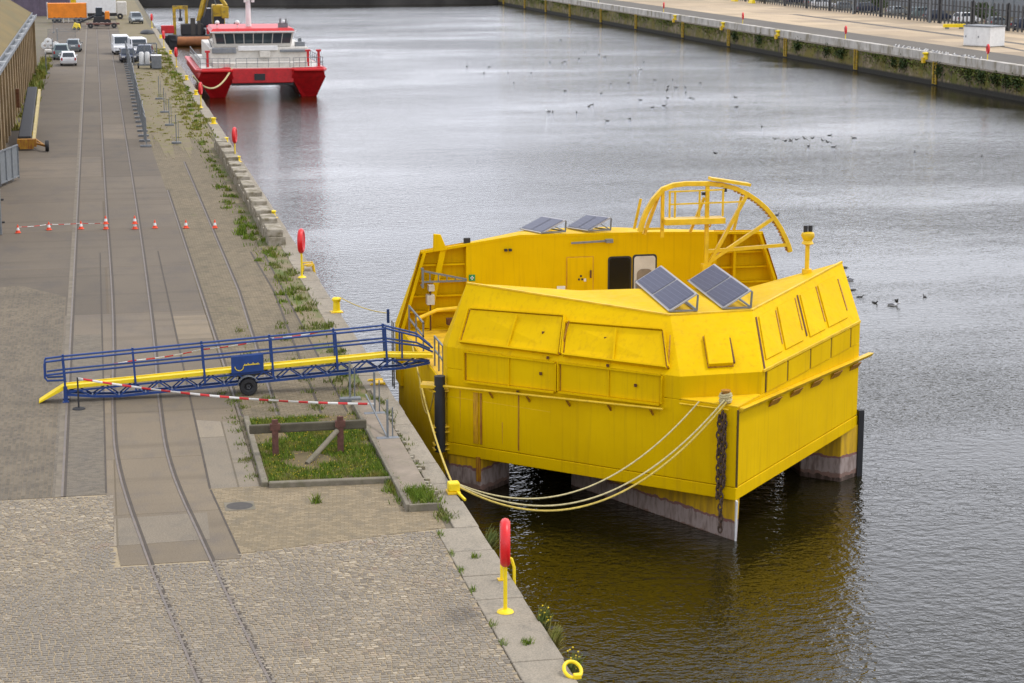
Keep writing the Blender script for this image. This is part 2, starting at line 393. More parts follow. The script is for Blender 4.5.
# left of the first rail, between rails, round the tram rails, right of them
sheet('paving_left', 'setts', [(-6.6, 51.5), (-1.62, 51.5), (-1.62, 81), (-3.5, 84), (-6.6, 83)])
sheet('paving_between_rails', 'setts_fine', [(-1.62, 51.5), (-.24, 51.5), (-.24, 73), (-1.62, 73)])
sheet('paving_track', 'track_conc', [(.05, 45.35), (2.82, 45.35), (2.45, 51.5), (2.40, 69.5), (-.24, 69.2), (-.24, 51.5)])
sheet('paving_slabs', 'pale_conc', [(2.45, 51.5), (3.75, 51.5), (3.72, 58.6), (2.43, 59.2)])
sheet('paving_slabs', 'track_conc', [(2.43, 59.2), (3.72, 58.6), (3.66, 76), (2.39, 76)])
sheet('paving_weedy', 'weedy_setts', [(3.75, 59.05), (7.05, 59.05), (7.05, 92), (3.60, 92)])
sheet('paving_apron', 'apron', [(2.82, 45.35), (2.84, 45.72), (7.95, 46.8), (8.1, 51.5), (2.45, 51.5)])
sheet('paving_grass_surround', 'weedy_setts', [(3.75, 51.5), (8.1, 51.5), (8.1, 59.05), (3.75, 59.05)], -.003)
sheet('road_asphalt', 'asphalt', [(-6.6, 66), (3.68, 66), (3.61, 92), (3.5, 114), (3.3, 140), (3.1, 330), (-6.6, 330)], -.003)
sheet('paving_weedy_far', 'weedy_setts', [(3.1, 92), (7.0, 92), (7.0, 160), (3.1, 160)], -.008)
rz_ = random.Random(2)
sheet('verge_far', 'far_verge', [(3.3+4.6*k/70, 136+rz_.uniform(-5, 5)+7*math.sin(k*.3)) for k in range(71)]+[(7.9, 450), (3.1, 450)], .003)
sheet('verge', 'verge', [(7.05, 59.05), (8.0, 59.05), (8.0, 92), (7.05, 92)])
sheet('verge_wallside', 'verge', [(7.0, 92), (8.0, 92), (7.9, 140), (7.0, 140)])
sheet('cobble_bed', 'joint', [(-14, 30), (7.66, 30), (7.66, 44), (7.95, 46.8), (2.84, 45.72), (2.82, 45.35), (.05, 45.35), (-.24, 51.5), (-14, 51.5)], -.012)
# patches of newer surfacing
for i, (x0, x1, y0, y1, mt) in enumerate([(-.1, 2.2, 46.9, 49.3, 'pale_conc')]):
    sheet('surface_patch', mt, [(x0, y0), (x1, y0+.1), (x1+.05, y1), (x0+.05, y1-.1)], .004)

# cobbles, each stone modelled
def in_cobble(x, y):
    if y > 51.45 or x > 7.68: return False
    if x < -.05: return True
    if x < 2.83: return y < 45.3
    return y < 45.7+(x-2.84)*.21
t = NT('cobble_stone'); r = t.random()
rp = t.n.new('ShaderNodeValToRGB'); t.l.new(r, rp.inputs['Fac'])
els = rp.color_ramp.elements
els[0].color = (0.125, 0.10, 0.072, 1); els[1].color = (0.46, 0.385, 0.27, 1)
for p, c in ((.25, (0.23, 0.193, 0.142)), (.5, (0.28, 0.23, 0.158)), (.7, (0.20, 0.178, 0.148)), (.85, (0.30, 0.235, 0.157))):
    e = els.new(p); e.color = rgb(c)
col = t.mix(t.ramp(t.noise(0.28, 6, (1, .6, 1)), 0.40, 0.62), rp.outputs[0], t.mix(0.75, rp.outputs[0], (0.17, 0.15, 0.125)))
col = t.mix(t.mix(0.5, (0, 0, 0), t.ramp(t.noise(0.9, 6), 0.60, 0.72)), col, (0.28, 0.16, 0.10))
col = t.mix(0.25, col, t.ramp(t.noise(40, 3), 0.35, 0.65, (0.10, 0.09, 0.07), (0.5, 0.45, 0.37)))
t.bump(t.noise(45, 4), 0.4, .01)
M['cobble'] = t.done(col, 0.8, 0, 0.3)
mb = MB(); y = 33.5
rnd = random.Random(3)
while y < 51.5:
    rh = rnd.uniform(.095, .135); x = -5.2+rnd.random()*.2
    while x < 7.72:
        lw = rnd.uniform(.10, .20)
        cx = x+lw/2; cy = y+rh/2+.04*math.sin(x*1.3+y)+.03*math.sin(x*.5)
        if in_cobble(cx+.05, cy+.05):
            g = .008+rnd.random()*.009; hx = lw/2-g; hy = rh/2-g; z = rnd.uniform(-.004, .007)
            a = rnd.uniform(-.06, .06); ca, sa = math.cos(a), math.sin(a)
            vs = []
            for kx, ky, kz in ((1, 1, -.02), (.93, .9, z+.003), (.68, .6, z+.009)):
                for sx, sy in ((-1, -1), (1, -1), (1, 1), (-1, 1)):
                    px = sx*hx*kx*rnd.uniform(.93, 1.04); py = sy*hy*ky*rnd.uniform(.93, 1.04)
                    vs.append((cx+px*ca-py*sa, cy+px*sa+py*ca, kz))
            fs = [(i+4*k, (i+1) % 4+4*k, (i+1) % 4+4*k+4, i+4*k+4) for k in (0, 1) for i in range(4)]+[(8, 9, 10, 11)]
            mb.add(vs, fs, True)
        x += lw
    y += rh
struct(mb, 'cobbles', 'cobble')

# rails set flush into the paving: bright head beside a dark groove
M['rail'] = paint('rail_steel', (0.15, 0.125, 0.105), 0.6, metal=.0, scale=2, dirt=(.2, .14, .1), dirt_p=(.5, .75))
M['groove'] = paint('rail_groove', (0.075, 0.06, 0.045), 0.9, scale=3)
M['dustedge'] = paint('dusty_rail_edge', (0.165, 0.137, 0.10), 0.9, scale=1.5, var=.35, dirt=(.2, .17, .12), dirt_p=(.45, .65))
def strip(pts, wd, dx, z, m, t=.03):
    for (x0, y0), (x1, y1) in zip(pts[:-1], pts[1:]):
        m.prism([(x0+dx-wd/2, y0, z-t), (x0+dx+wd/2, y0, z-t), (x1+dx+wd/2, y1, z-t), (x1+dx-wd/2, y1, z-t)],
                [(x0+dx-wd/2, y0, z), (x0+dx+wd/2, y0, z), (x1+dx+wd/2, y1, z), (x1+dx-wd/2, y1, z)])
def smooth_path(p, k=6):
    out = []
    for i in range(len(p)-1):
        p0, p1, p2, p3 = p[max(i-1, 0)], p[i], p[i+1], p[min(i+2, len(p)-1)]
        for j in range(k):
            t = j/k; q = []
            for c in (0, 1):
                q.append(.5*(2*p1[c]+(p2[c]-p0[c])*t+(2*p0[c]-5*p1[c]+4*p2[c]-p3[c])*t*t+(3*p1[c]-p0[c]-3*p2[c]+p3[c])*t**3))
            out.append(tuple(q))
    out.append(p[-1]); return out
hd, gr, du = MB(), MB(), MB()
paths = [[(-1.37, 51.5), (-1.37, 230), (-1.3, 330)],
         smooth_path([(1.75, 34), (1.30, 39), (.70, 45.4), (.10, 54), (.02, 62), (.18, 79.9), (.1, 136), (.05, 330)]),
         smooth_path([(3.15, 34), (2.66, 39), (2.05, 46.2), (1.50, 54), (1.44, 62), (1.62, 79.6), (1.72, 136), (1.7, 330)]),
         [(3.80, 59.3), (3.72, 79), (3.56, 114)],
         [(4.9, 59.3), (5.24, 81), (5.1, 128)],
         ]
for i, p in enumerate(paths):
    strip(p, .055, 0, .014 if i in (1, 2) else .009, hd, .05); strip(p, .07, .075, .006, gr, .04)
    if i == 0: strip(p, .26, -.05, .0045, du)
struct(hd, 'rails', 'rail'); struct(gr, 'rail_grooves', 'groove'); struct(du, 'rail_edging', 'dustedge')
mb = MB(); strip([(6.25, 59.3), (6.66, 81), (6.5, 91)], .08, 0, .005, mb); strip([(7.05, 59.3), (7.06, 92)], .07, 0, .005, mb)
strip([(2.45, 51.5), (2.36, 92)], .06, 0, .005, mb); strip([(-.24, 51.6), (-.24, 92)], .05, 0, .005, mb); strip([(2.84, 45.5), (2.46, 51.4)], .05, 0, .005, mb)
struct(mb, 'paving_joints', 'groove')

# --- quay edge: coping stones and the wall below
mb = MB(); y = 30.0; rnd = random.Random(11)
while y < 300:
    ln = rnd.uniform(1.5, 2.3) if y < 110 else 4.0
    x0 = 7.66 if y < 46.6 else (8.12 if y < 61 else 7.98)
    if 92 < y < 142: x0 = 8.2
    z = .02+rnd.uniform(-.006, .008)
    mb.b2((x0+.01+rnd.uniform(0, .02), y+.012, -.5), (QX+rnd.uniform(-.03, .02), y+ln-.012, z)); y += ln
struct(mb, 'quay_coping', 'coping', bevel=.025)
M['quay_wall'] = paint('wet_quay_masonry', (0.17, 0.14, 0.09), 0.9, scale=.6, var=.35, dirt=(0.06, 0.055, 0.02), dirt_p=(.42, .65), bump=.6)
mb = MB(); mb.b2((QX-.4, -200, -8), (QX-.03, FY+1, -.04)); struct(mb, 'quay_wall_face', 'quay_wall')

# castellated stone parapet along the edge
par = thing('stone_parapet', 'long low weathered stone parapet with gaps along the quay edge, ending in a squared block', 'stone wall', (7.7, 92.4, 0))
mb = MB(); mb.b2((7.45, 92.4, -.05), (8.25, 136, .42)); mb.build('parapet_base', 'stone', par, bevel=.03)
y = 92.4; k = 0
while y < 134:
    m = MB(); m.b2((7.42+random.uniform(-.04, .04), y+.05, .42), (8.22+random.uniform(-.1, .05), y+2.0+random.uniform(-.3, .2), .82+random.uniform(-.05, .05))); y += 3.35; k += 1
    m.build('merlon', 'stone', par, bevel=.05)

# --- far side of the dock: wall, parapet, road, paved yard
M['mossy_wall'] = ground_mat('mossy_wall', (0.15, 0.125, 0.085), (0.22, 0.185, 0.125), (0.07, 0.07, 0.025), scale=.3, moss=((0.10, 0.10, 0.022), (0.46, 0.60)), k=1.00)
def mossy():
    t = NT('mossy_quay_wall')
    col = t.mix(t.ramp(t.noise(.6, 6, (1, .6, .6)), .38, .62), (0.12, 0.09, 0.05), (0.27, 0.21, 0.13))
    col = t.mix(t.ramp(t.noise(.9, 9, (1, .7, 1.1), .74), .47, .55), col, (0.10, 0.10, 0.010))
    col = t.mix(t.ramp(t.noise(.28, 7, (1, .8, .8), .7), .50, .60), col, (0.16, 0.13, 0.02))
    col = t.mix(t.ramp(t.noise(1.6, 6, (1, 1.5, .25), .7), .54, .66), col, (0.035, 0.03, 0.018))
    z = t.z(); mr = t.n.new('ShaderNodeMapRange'); mr.inputs[1].default_value = -2.15; mr.inputs[2].default_value = -1.9; mr.inputs[3].default_value = 1; mr.inputs[4].default_value = 0
    t.l.new(z, mr.inputs[0])
    col = t.mix(mr.outputs[0], col, (0.022, 0.02, 0.014))
    t.bump(t.noise(4, 6), .8, .1)
    return t.done(col, .9)
M['mossy'] = mossy()
mb = MB(); mb.b2((RX, -200, -8), (RX+.8, FY+1, -.05)); struct(mb, 'quay_wall_opposite', 'mossy')
M['parapet'] = paint('pale_parapet', (0.50, 0.47, 0.42), .9, scale=.35, var=.25, dirt=(.25, .22, .16), dirt_p=(.48, .62), stretch=(1, 1, .4), bump=.3)
mb = MB(); y = 150.0
while y < 452:
    mb.b2((RX+.15, y+.03, 0), (RX+1.0, y+5.97, .93)); y += 6
struct(mb, 'parapet_opposite', 'parapet', bevel=.04)
mb = MB(); mb.b2((RX-.12, 100, -.12), (RX+1.4, 452, .0)); struct(mb, 'ledge_opposite', 'coping')
M['road_grey'] = ground_mat('grey_road', (0.125, 0.12, 0.12), (0.165, 0.16, 0.155), (0.11, 0.105, 0.1), scale=.06, k=0.85)
M['yard'] = ground_mat('sandy_yard', (0.36, 0.30, 0.235), (0.43, 0.365, 0.29), (0.30, 0.25, 0.20), scale=.03, brick=dict(w=9, h=7, m=.12, mc=(.8, .78, .72)), k=1.00)
sheet('road_opposite', 'road_grey', [(RX+1, 150), (104.5, 150), (104.8, 452), (RX+1, 452)], .004)
sheet('yard_opposite', 'yard', [(104.5, 150), (131, 150), (131, 452), (104.8, 452)], .004)
mb = MB(); mb.extr([(116, 215), (118, 330), (116.5, 331), (114.5, 216)], .005, .009); mb.extr([(106, 200), (112, 240), (111, 240), (105.5, 201)], .005, .009); struct(mb, 'yard_tyre_marks', 'road_grey')

# --- head of the dock
M['dark_wall'] = paint('dark_dock_wall', (0.06, 0.055, 0.05), .9, scale=.15, var=.5)
mb = MB(); mb.b2((QX-.4, FY, -8), (RX+1, FY+1, .25)); struct(mb, 'quay_wall_head', 'dark_wall')

# ================================================================== THE YELLOW BARGE
B = thing('yellow_barge', 'large yellow angular steel barge with solar panels and cable arch', 'barge', (16.7, 64, WZ))
def TZ(x): return .072*(x-17.2) if x > 17.2 else .012*(x-17.2)
def pt(x, y, z): return (x, y, z+TZ(x))
Lc, Cc, Rc = (10.15, 59.3), (17.2, 52.22), (23.1, 58.1)
P1, P2 = (15.9, 53.52), (18.25, 53.27)
YB, YR = 60.0, 68.0                    # back of the bow block, front of the stern block
# lower hull, with a ledge triangle at the stem
mb = MB()
low = [Lc, Cc, Rc, (23.1, YB), (10.15, YB)]
mb.prism([pt(x, y, -1.02) for x, y in low], [pt(x, y, 1.32) for x, y in low])
mb.build('lower_hull', 'yellow', B, bevel=.02)
mb = MB(); lo2 = [(10.14, 59.29), (17.2, 52.2), (23.115, 58.085), (23.115, YB), (10.14, YB)]
mb.prism([pt(x, y, -1.40) for x, y in lo2], [pt(x, y, -1.035) for x, y in lo2]); mb.build('bottom_girder', 'yellow', B, bevel=.02)
mb = MB(); mid = [Lc, P1, P2, Rc, (23.1, YB), (10.15, YB)]
mb.prism([pt(x, y, 1.325) for x, y in mid], [pt(x, y, 1.99) for x, y in mid]); mb.build('middle_hull', 'yellow', B, bevel=.015)
# upper block with inward sloping faces and a folded roof
LK, P1K, P2K, RK = pt(*Lc, 1.99), pt(*P1, 1.99), pt(*P2, 1.99), pt(*Rc, 2.0)
LT, P1T, P2T, RT = (10.91, 59.97, 3.75), (16.12, 55.4, 3.4), (18.7, 55.64, 3.4), (23.14, 59.96, 4.0)
def bil(a, b, c, d, u, v): return Vector(lerp(lerp(a, b, u), lerp(d, c, u), v))
mb = MB()
def gridface(a, b, c, d, n=10, m=5):
    vs = [bil(a, b, c, d, i/n, j/m) for j in range(m+1) for i in range(n+1)]
    mb.add(vs, [(j*(n+1)+i, j*(n+1)+i+1, (j+1)*(n+1)+i+1, (j+1)*(n+1)+i) for j in range(m) for i in range(n)])
gridface(LK, P1K, P1T, LT); gridface(P1K, P2K, P2T, P1T, 4, 4); gridface(P2K, RK, RT, P2T)
mb.add([LK, LT, pt(10.15, YB, 1.99)], [(0, 1, 2)]); mb.add([RK, (23.1, YB, 2.41), RT], [(0, 1, 2)])
mb.build('bow_block', 'yellow', B)
I1, I2, I3 = (14.5, YB, 3.38), (16.3, YB, 3.37), (19.9, YB, 3.24)
mb = MB(); rf = [LT, P1T, P2T, RT, I3, I2, I1]
mb.add(rf, [(0, 1, 6), (6, 1, 5), (5, 1, 2, 4), (4, 2, 3)]); mb.build('bow_roof', 'yellow', B)
mb = MB(); mb.add([LT, I1, I2, I3, RT, (23.1, YB, -1), (10.15, YB, -1)], [(0, 1, 2, 3, 4, 5, 6)]); mb.build('bow_inner_wall', 'yellow', B)
# roof edge lip
mb = MB()
for a, b in ((LT, P1T), (P1T, P2T), (P2T, RT)): mb.bar(Vector(a)+Vector((0, 0, .005)), Vector(b)+Vector((0, 0, .005)), .07, .05)
mb.build('roof_lip', 'yellow_plain', B)
# middle deck
mb = MB(); mb.b2((10.12, YB+.005, -1.3), (23.2, YR-.005, .68)); mb.build('middle_deck', 'yellow_deck', B, bevel=.02)
mb = MB(); mb.b2((10.08, YB+.01, -2.9), (10.6, 69.15, .66)); mb.build('side_hull', 'yellow', B, bevel=.02)
# stern block
mb = MB(); st = [(9.98, YR), (23.75, YR), (23.75, 69.2), (17.2, 76), (9.98, 69.2)]
mb.prism([(x, y, -1.3) for x, y in st], [(x, y, .7) for x, y in st]); mb.build('stern_hull', 'yellow', B, bevel=.02)
sA, sT = (9.90, YR, .72), (10.74, YR, 3.46)
sB, sU = (23.8, YR, 2.1), (23.2, YR, 3.8)
T1, T2 = (14.3, YR, 3.95), (18.6, YR, 3.92)
k0, k1, k2, k3 = (9.98, 69.2, .72), (16.2, 75.4, 1.8), (18.4, 75.4, 1.8), (23.8, 69.2, 2.1)
t1, t2 = (15.6, 72.6, 3.45), (18.4, 72.6, 3.45)
mb = MB()
mb.add([sT, T1, T2, sU, t2, t1], [(0, 1, 5), (5, 1, 2, 4), (4, 2, 3)]); mb.build('stern_roof', 'yellow', B)
mb = MB()
mb.add([sT, sA, k0, k1, t1, k2, t2, k3, sB, sU, (16.2, 75.4, .7), (18.4, 75.4, .7), (23.8, 69.2, .7), (23.8, YR, .7)],
       [(0, 1, 2), (0, 2, 3, 4), (4, 3, 5, 6), (6, 5, 7, 9), (9, 7, 8), (2, 10, 3), (3, 10, 11, 5), (5, 11, 12, 7), (7, 12, 13, 8)])
mb.build('stern_outer_shell', 'yellow', B)
# inner wall: a flat middle and a stiffened recess at each end
mb = MB()
wl, wr = 12.35, 21.5
zl = 3.46+(wl-10.74)/(14.3-10.74)*.49; zr = 3.92-(wr-18.6)/(23.2-18.6)*.12
mb.add([(wl, YR, .7), (wr, YR, .7), (wr, YR, zr), T2, T1, (wl, YR, zl)], [(0, 1, 2, 3, 4, 5)])
mb.add([(wl, YR, .7), (wl, YR, zl), (wl, YR+.45, zl), (wl, YR+.45, .7)], [(0, 1, 2, 3)])
mb.add([(wr, YR, .7), (wr, YR, zr), (wr, YR+.45, zr), (wr, YR+.45, .7)], [(0, 3, 2, 1)])
mb.build('stern_inner_wall', 'yellow', B)
mb = MB()
mb.add([(9.9, YR+.45, .7), (wl, YR+.45, .7), (wl, YR+.45, zl), (10.8, YR+.45, 3.46)], [(0, 1, 2, 3)])
mb.build('recess_wall', 'yellow', B); mb = MB()
mb.add([(wr, YR+.45, .7), (23.8, YR+.45, .7), (23.8, YR+.45, 2.1), (23.2, YR+.45, 3.8), (wr, YR+.45, zr)], [(0, 1, 2, 3, 4)])
mb.build('recess_wall', 'yellow', B)
def flange(pts, wd, name):
    m = MB()
    for a, b in zip(pts[:-1], pts[1:]): m.bar(a, b, .09, wd, up=(0, -1, 0))
    return m.build(name, 'yellow', B)
flange([(10.06, YR+.02, .72), (10.86, YR+.02, 3.42)], .28, 'end_flange')
flange([(23.62, YR+.02, .7), (23.66, YR+.02, 2.1), (23.06, YR+.02, 3.74)], .3, 'end_flange')
flange([(10.76, YR+.04, 3.44), (14.3, YR+.04, 3.91), (18.6, YR+.04, 3.88), (23.2, YR+.04, 3.76)], .1, 'top_flange')
for z in (1.3, 1.85, 2.4, 2.95):
    m = MB(); m.b2((10.15+.3*(z-.7), YR+.2, z-.03), (wl-.01, YR+.44, z+.03)); m.build('stiffener', 'yellow', B)
    m = MB(); m.b2((wr+.01, YR+.2, z+.07), (23.6-.28*max(0, z-2.1), YR+.44, z+.13)); m.build('stiffener', 'yellow', B)
m = MB(); m.bar((10.95, YR+.1, .75), (11.55, YR+.1, 3.55), .12, .2); m.build('stiffener', 'yellow', B)
m = MB(); m.bar((22.2, YR+.25, .75), (22.2, YR+.25, 3.75), .1, .3); m.build('stiffener', 'yellow', B)
m = MB(); m.prism([(11.18, YR-.03, 3.45), (11.68, YR-.03, 3.5), (11.68, YR+.1, 3.5), (11.18, YR+.1, 3.45)], [(11.2, YR-.03, 4.08), (11.45, YR-.03, 4.05), (11.45, YR+.1, 4.05), (11.2, YR+.1, 4.08)]); m.build('corner_fin', 'yellow', B, bevel=.02)
# pontoons
mb = MB(); fp = [(17.22, 52.24), (17.42, 52.5), (19.0, 58.6), (14.0, 58.9)]
mb.prism([(17.22, 52.28, -4.5), (17.3, 52.5, -4.5), (19.0, 58.6, -4.5), (14.0, 58.9, -4.5)], [(x, y, -1.39) for x, y in fp]); mb.build('bow_pontoon', 'bow_pontoon', B, off=None, bevel=.03)
mb = MB(); mb.extr([(22.38, 57.52), (23.32, 58.2), (23.6, 62), (21.4, 60), (21.4, 58.45)], -4.5, -.92); mb.build('side_pontoon', 'pontoon', B, bevel=.03)
mb = MB(); mb.extr([(10.2, 59.3), (11.05, 58.45), (12.15, 59.5), (12.15, 62), (10.2, 62)], -4.5, -1.39); mb.build('side_pontoon', 'pontoon', B, bevel=.03)
mb = MB(); mb.extr([(10.4, 66), (12.5, 66), (12.5, 70), (10.4, 70)], -4.5, -1.31); mb.build('side_pontoon', 'pontoon', B)
mb = MB(); mb.extr([(21.4, 66), (23.5, 66), (23.5, 70), (21.4, 70)], -4.5, -1.31); mb.build('side_pontoon', 'pontoon', B)
mb = MB(); mb.extr([(15, 70), (19, 70), (17.2, 75.5)], -4.5, -1.31); mb.build('stern_pontoon', 'pontoon', B)
mb = MB(); mb.bar((17.235, 52.2, -1.4), (17.245, 52.3, -2.75), .05, .12); mb.build('stem_bar', 'white', B)
for x, y in ((21.75, 58.05), (11.75, 58.9)):
    m = MB(); m.prism([(x-.03, y, -1.7), (x+.05, y+.05, -1.7), (x+.05, y+.35, -1.7), (x-.03, y+.3, -1.7)], [(x-.25, y-.05, -1.3), (x+.05, y+.05, -1.3), (x+.05, y+.35, -1.3), (x-.25, y+.4, -1.3)]); m.build('knee_bracket', 'rusty_yellow', B)
# left lower pilaster streaked with rust, plus weld ribs
sl_ = Vector((1, -1, 0)).normalized(); nl = Vector((-1, -1, 0)).normalized()
def onL(x, z, out=0): return Vector((x, 69.45-x, z))+nl*out
def rib(x, z0, z1, wd, out, name, mat):
    m = MB(); a = onL(x, z0); 
    m.slab([onL(x-wd/2, z0), onL(x+wd/2, z0), onL(x+wd/2, z1), onL(x-wd/2, z1)], 0.0, out); return m.build(name, mat, B)
rib(10.92, -1.0, .6, .12, .04, 'weld_rib', 'stain'); rib(11.05, -1.0, .6, .05, .03, 'weld_rib', 'rusty_yellow')
rib(12.02, -1.0, .72, .03, .02, 'weld_rib', 'rusty_yellow'); rib(15.92, -1.0, 1.3, .03, .015, 'weld_rib', 'seam')
m = MB(); m.slab([(10.95, 58.55, -2.2), (11.05, 58.45, -2.2), (11.05, 58.45, -1.42), (10.95, 58.55, -1.42)], .0, .07); m.build('weld_rib', 'rusty_yellow', B)
# hatch panels on the left face (two rows) with dark gaps and rusty lower edges
def hatch(q, name='hatch_panel', pr=.0):
    q = [Vector(p) for p in q]
    c = sum(q, Vector())/4
    m = MB(); m.slab([c+(p-c)*.985 for p in q], .004+pr, .03+pr); h = m.build(name, 'yellow', B, bevel=.012)
    m = MB(); m.slab([c+(p-c)*1.02+Vector((0, 0, -.012)) for p in q], .002, .012+pr); m.build('panel_gasket', 'rusty_yellow', h)
    u = (q[1]-q[0]); v = (q[3]-q[0])
    m = MB(); a = q[0]+u*.485; m.slab([a-u*.004, a, a+v*.98, a-u*.004+v*.98], .03+pr, .034+pr); m.build('panel_seam', 'rusty_yellow', h); m = MB(); m.slab([a, a+u*.012, a+u*.014+v*.98, a+v*.98], .03+pr, .075+pr); m.build('panel_seam', 'yellow', h)
    for i_, (a, b, w_, t_) in enumerate(((q[0]-v*.03, q[1]-v*.03, .05, .16), (q[3]+v*.03, q[2]+v*.03, .04, .11), (q[0]-u*.012, q[3]-u*.012, .04, .11), (q[1]+u*.014, q[2]+u*.014, .04, .11))):
        d_ = (v if i_ < 2 else u).normalized()*w_/2; m = MB(); f_ = [a-d_, b-d_, b+d_, a+d_] if i_ < 2 else [a-d_, a+d_, b+d_, b-d_]; m.slab(f_, .0, t_+pr*.6); m.build('panel_frame', 'yellow', h)
    m = MB(); a = q[1]; m.slab([a+u*.004-v*.02, a+u*.011-v*.02, a+u*.008+v, a+u*.004+v], .01, .02+pr); m.build('hinge_edge', 'rusty_yellow', h)
    return h
for x0, x1, zb, zt in ((10.66, 12.95, .98, 1.84), (13.07, 15.48, 1.08, 1.90)):
    hatch([onL(x0, zb-.03), onL(x1, zb+.04), onL(x1, zt+.03), onL(x0, zt-.02)])
for u0, u1 in ((.06, .50), (.52, .955)):
    hatch([bil(LK, P1K, P1T, LT, u0+.0, .10), bil(LK, P1K, P1T, LT, u1, .11), bil(LK, P1K, P1T, LT, u1+.002, .70), bil(LK, P1K, P1T, LT, u0, .60)], pr=.05)
rs = random.Random(31)
for x, z1, ln in ((10.5, .6, 1.2), (12.6, .45, .9), (13.5, .95, 1.3), (14.4, .7, 1.1), (15.2, .6, .8), (16.3, 1.1, 1.5), (11.6, -.2, .7)):
    m = MB(); w_ = rs.uniform(.012, .03); m.slab([onL(x-w_*.3, z1-ln), onL(x+w_*.3, z1-ln), onL(x+w_, z1), onL(x-w_, z1)], .002, .005); m.build('rust_streak', 'stain', B)
for z in (.35,):
    m = MB(); m.slab([onL(10.2, z-.008), onL(17.1, z-.008), onL(17.1, z+.008), onL(10.2, z+.008)], .001, .008); m.build('weld_seam', 'yellow_plain', B)
# small lugs on the panels
for u, v in ((.42, .42), (.70, .47), (.455, .04), (.71, .04)):
    p = bil(LK, P1K, P1T, LT, u, v); m = MB(); m.box(p+nl*.07, (.07, .07, .07)); m.build('lug', 'rust', B)
for x, z in ((12.6, 1.5), (14.9, 1.55), (12.02, .83)):
    m = MB(); m.box(onL(x, z, .07), (.07, .07, .08)); m.build('lug', 'rust', B)
# front facet hatch
fm = bil(P1K, P2K, P2T, P1T, .5, .5)
qa = [bil(P1K, P2K, P2T, P1T, u, v) for u, v in ((.36, .12), (.66, .12), (.66, .60), (.36, .60))]
m = MB(); m.slab(qa, .01, .14); h = m.build('access_hatch', 'yellow', B, bevel=.015)
c = sum(qa, Vector())/4
m = MB(); m.slab([c+(p-c)*1.06 for p in qa], .004, .02); m.build('hatch_frame', 'rusty_yellow', h)
m = MB(); m.bar(qa[1]+Vector((.02, -.08, .1)), qa[2]+Vector((.02, -.08, -.05)), .05); m.build('hinge', 'rust', h)
# right face: slots on the slope, panels below, bumper ledge
nr = Vector((1, -1, 0)).normalized()
def onR(x, z, out=0): return Vector((x, x+35.02, z))+nr*out
for u, v0, v1, wd in ((.02, .02, .86, .014), (.22, .25, .80, .008), (.43, .3, .84, .007), (.455, .18, .86, .012), (.66, .25, .84, .008), (.90, .25, .78, .009)):
    m = MB(); m.slab([bil(P2K, RK, RT, P2T, a, b) for a, b in ((u, v0), (u+wd, v0), (u+wd, v1), (u, v1))], .003, .02); m.build('slot', 'rusty_yellow' if wd < .01 else 'rust', B)
for u0, u1 in ((.05, .205), (.24, .415), (.485, .645), (.68, .885)):
    m = MB(); m.slab([bil(P2K, RK, RT, P2T, a, b) for a, b in ((u0, .14), (u1, .14), (u1, .84), (u0, .84))], .0, .05); h = m.build('side_panel', 'yellow', B, bevel=.012)
xs = [18.43, 19.42, 20.52, 21.56, 22.58, 23.0]
for a, b in zip(xs[:-1], xs[1:]):
    m = MB(); m.slab([onR(a+.04, 1.33+TZ(a)), onR(b-.03, 1.33+TZ(b)), onR(b-.03, 1.93+TZ(b)), onR(a+.04, 1.93+TZ(a))], .0, .035); h = m.build('side_panel', 'yellow', B, bevel=.01)
    m = MB(); m.slab([onR(a-.015, 1.33+TZ(a)), onR(a+.02, 1.33+TZ(a)), onR(a+.02, 1.95+TZ(a)), onR(a-.015, 1.95+TZ(a))], .0, .02); m.build('panel_gap', 'seam', h)
m = MB(); m.slab([onR(18.3, 1.97+TZ(18.3)), onR(23.05, 1.97+TZ(23.05)), onR(23.05, 2.04+TZ(23.05)), onR(18.3, 2.04+TZ(18.3))], .0, .06); m.build('knuckle_strip', 'yellow_plain', B)
m = MB(); a, b = onR(17.25, 1.22, 0.01), onR(23.62, 1.22, 0.01)
m.prism([a+Vector((0, 0, -.10)), b+Vector((0, 0, -.10)), b+nr*.12+Vector((0, 0, -.03)), a+nr*.12+Vector((0, 0, -.03))], [a+Vector((0, 0, .08)), b+Vector((0, 0, .08)), b+nr*.2+Vector((0, 0, .08)), a+nr*.2+Vector((0, 0, .08))]); m.build('bumper_ledge', 'yellow_plain', B, bevel=.02)
for x in (18.6, 19.6, 20.6, 21.6, 22.6):
    m = MB(); m.slab([onR(x, .92, .0), onR(x+.45, .92, .0), onR(x+.45, 1.13, .14), onR(x, 1.13, .14)], -.03, .0); m.build('ledge_bracket', 'rusty_yellow', B)
# stem edge and mooring bitt with coiled rope
m = MB(); m.bar((17.21, 52.17, -1.0), (17.21, 52.17, 1.25), .05, .05); m.build('stem_edge', 'seam', B)
m = MB(); m.slab([(15.92, 53.50, 1.32), (17.2, 52.2, 1.32), (18.2, 53.2, 1.40), (17.4, 53.9, 1.36)], 0, .03); m.build('stem_ledge', 'yellow_plain', B)
m = MB(); m.cyl((16.98, 52.62, 1.34), (16.98, 52.62, 1.72), .09); m.cyl((16.98, 52.62, 1.70), (16.98, 52.62, 1.74), .14); bt = m.build('mooring_bitt', 'rusty_yellow', B)
m = MB()
for k in range(5): m.tube([(16.98+(.15+.02*(k % 2))*math.cos(a*.7), 52.62+(.15+.02*(k % 2))*math.sin(a*.7), 1.40+.055*k+.02*math.sin(a)) for a in range(10)], .035, 6)
m.build('coiled_rope', 'palerope', bt)
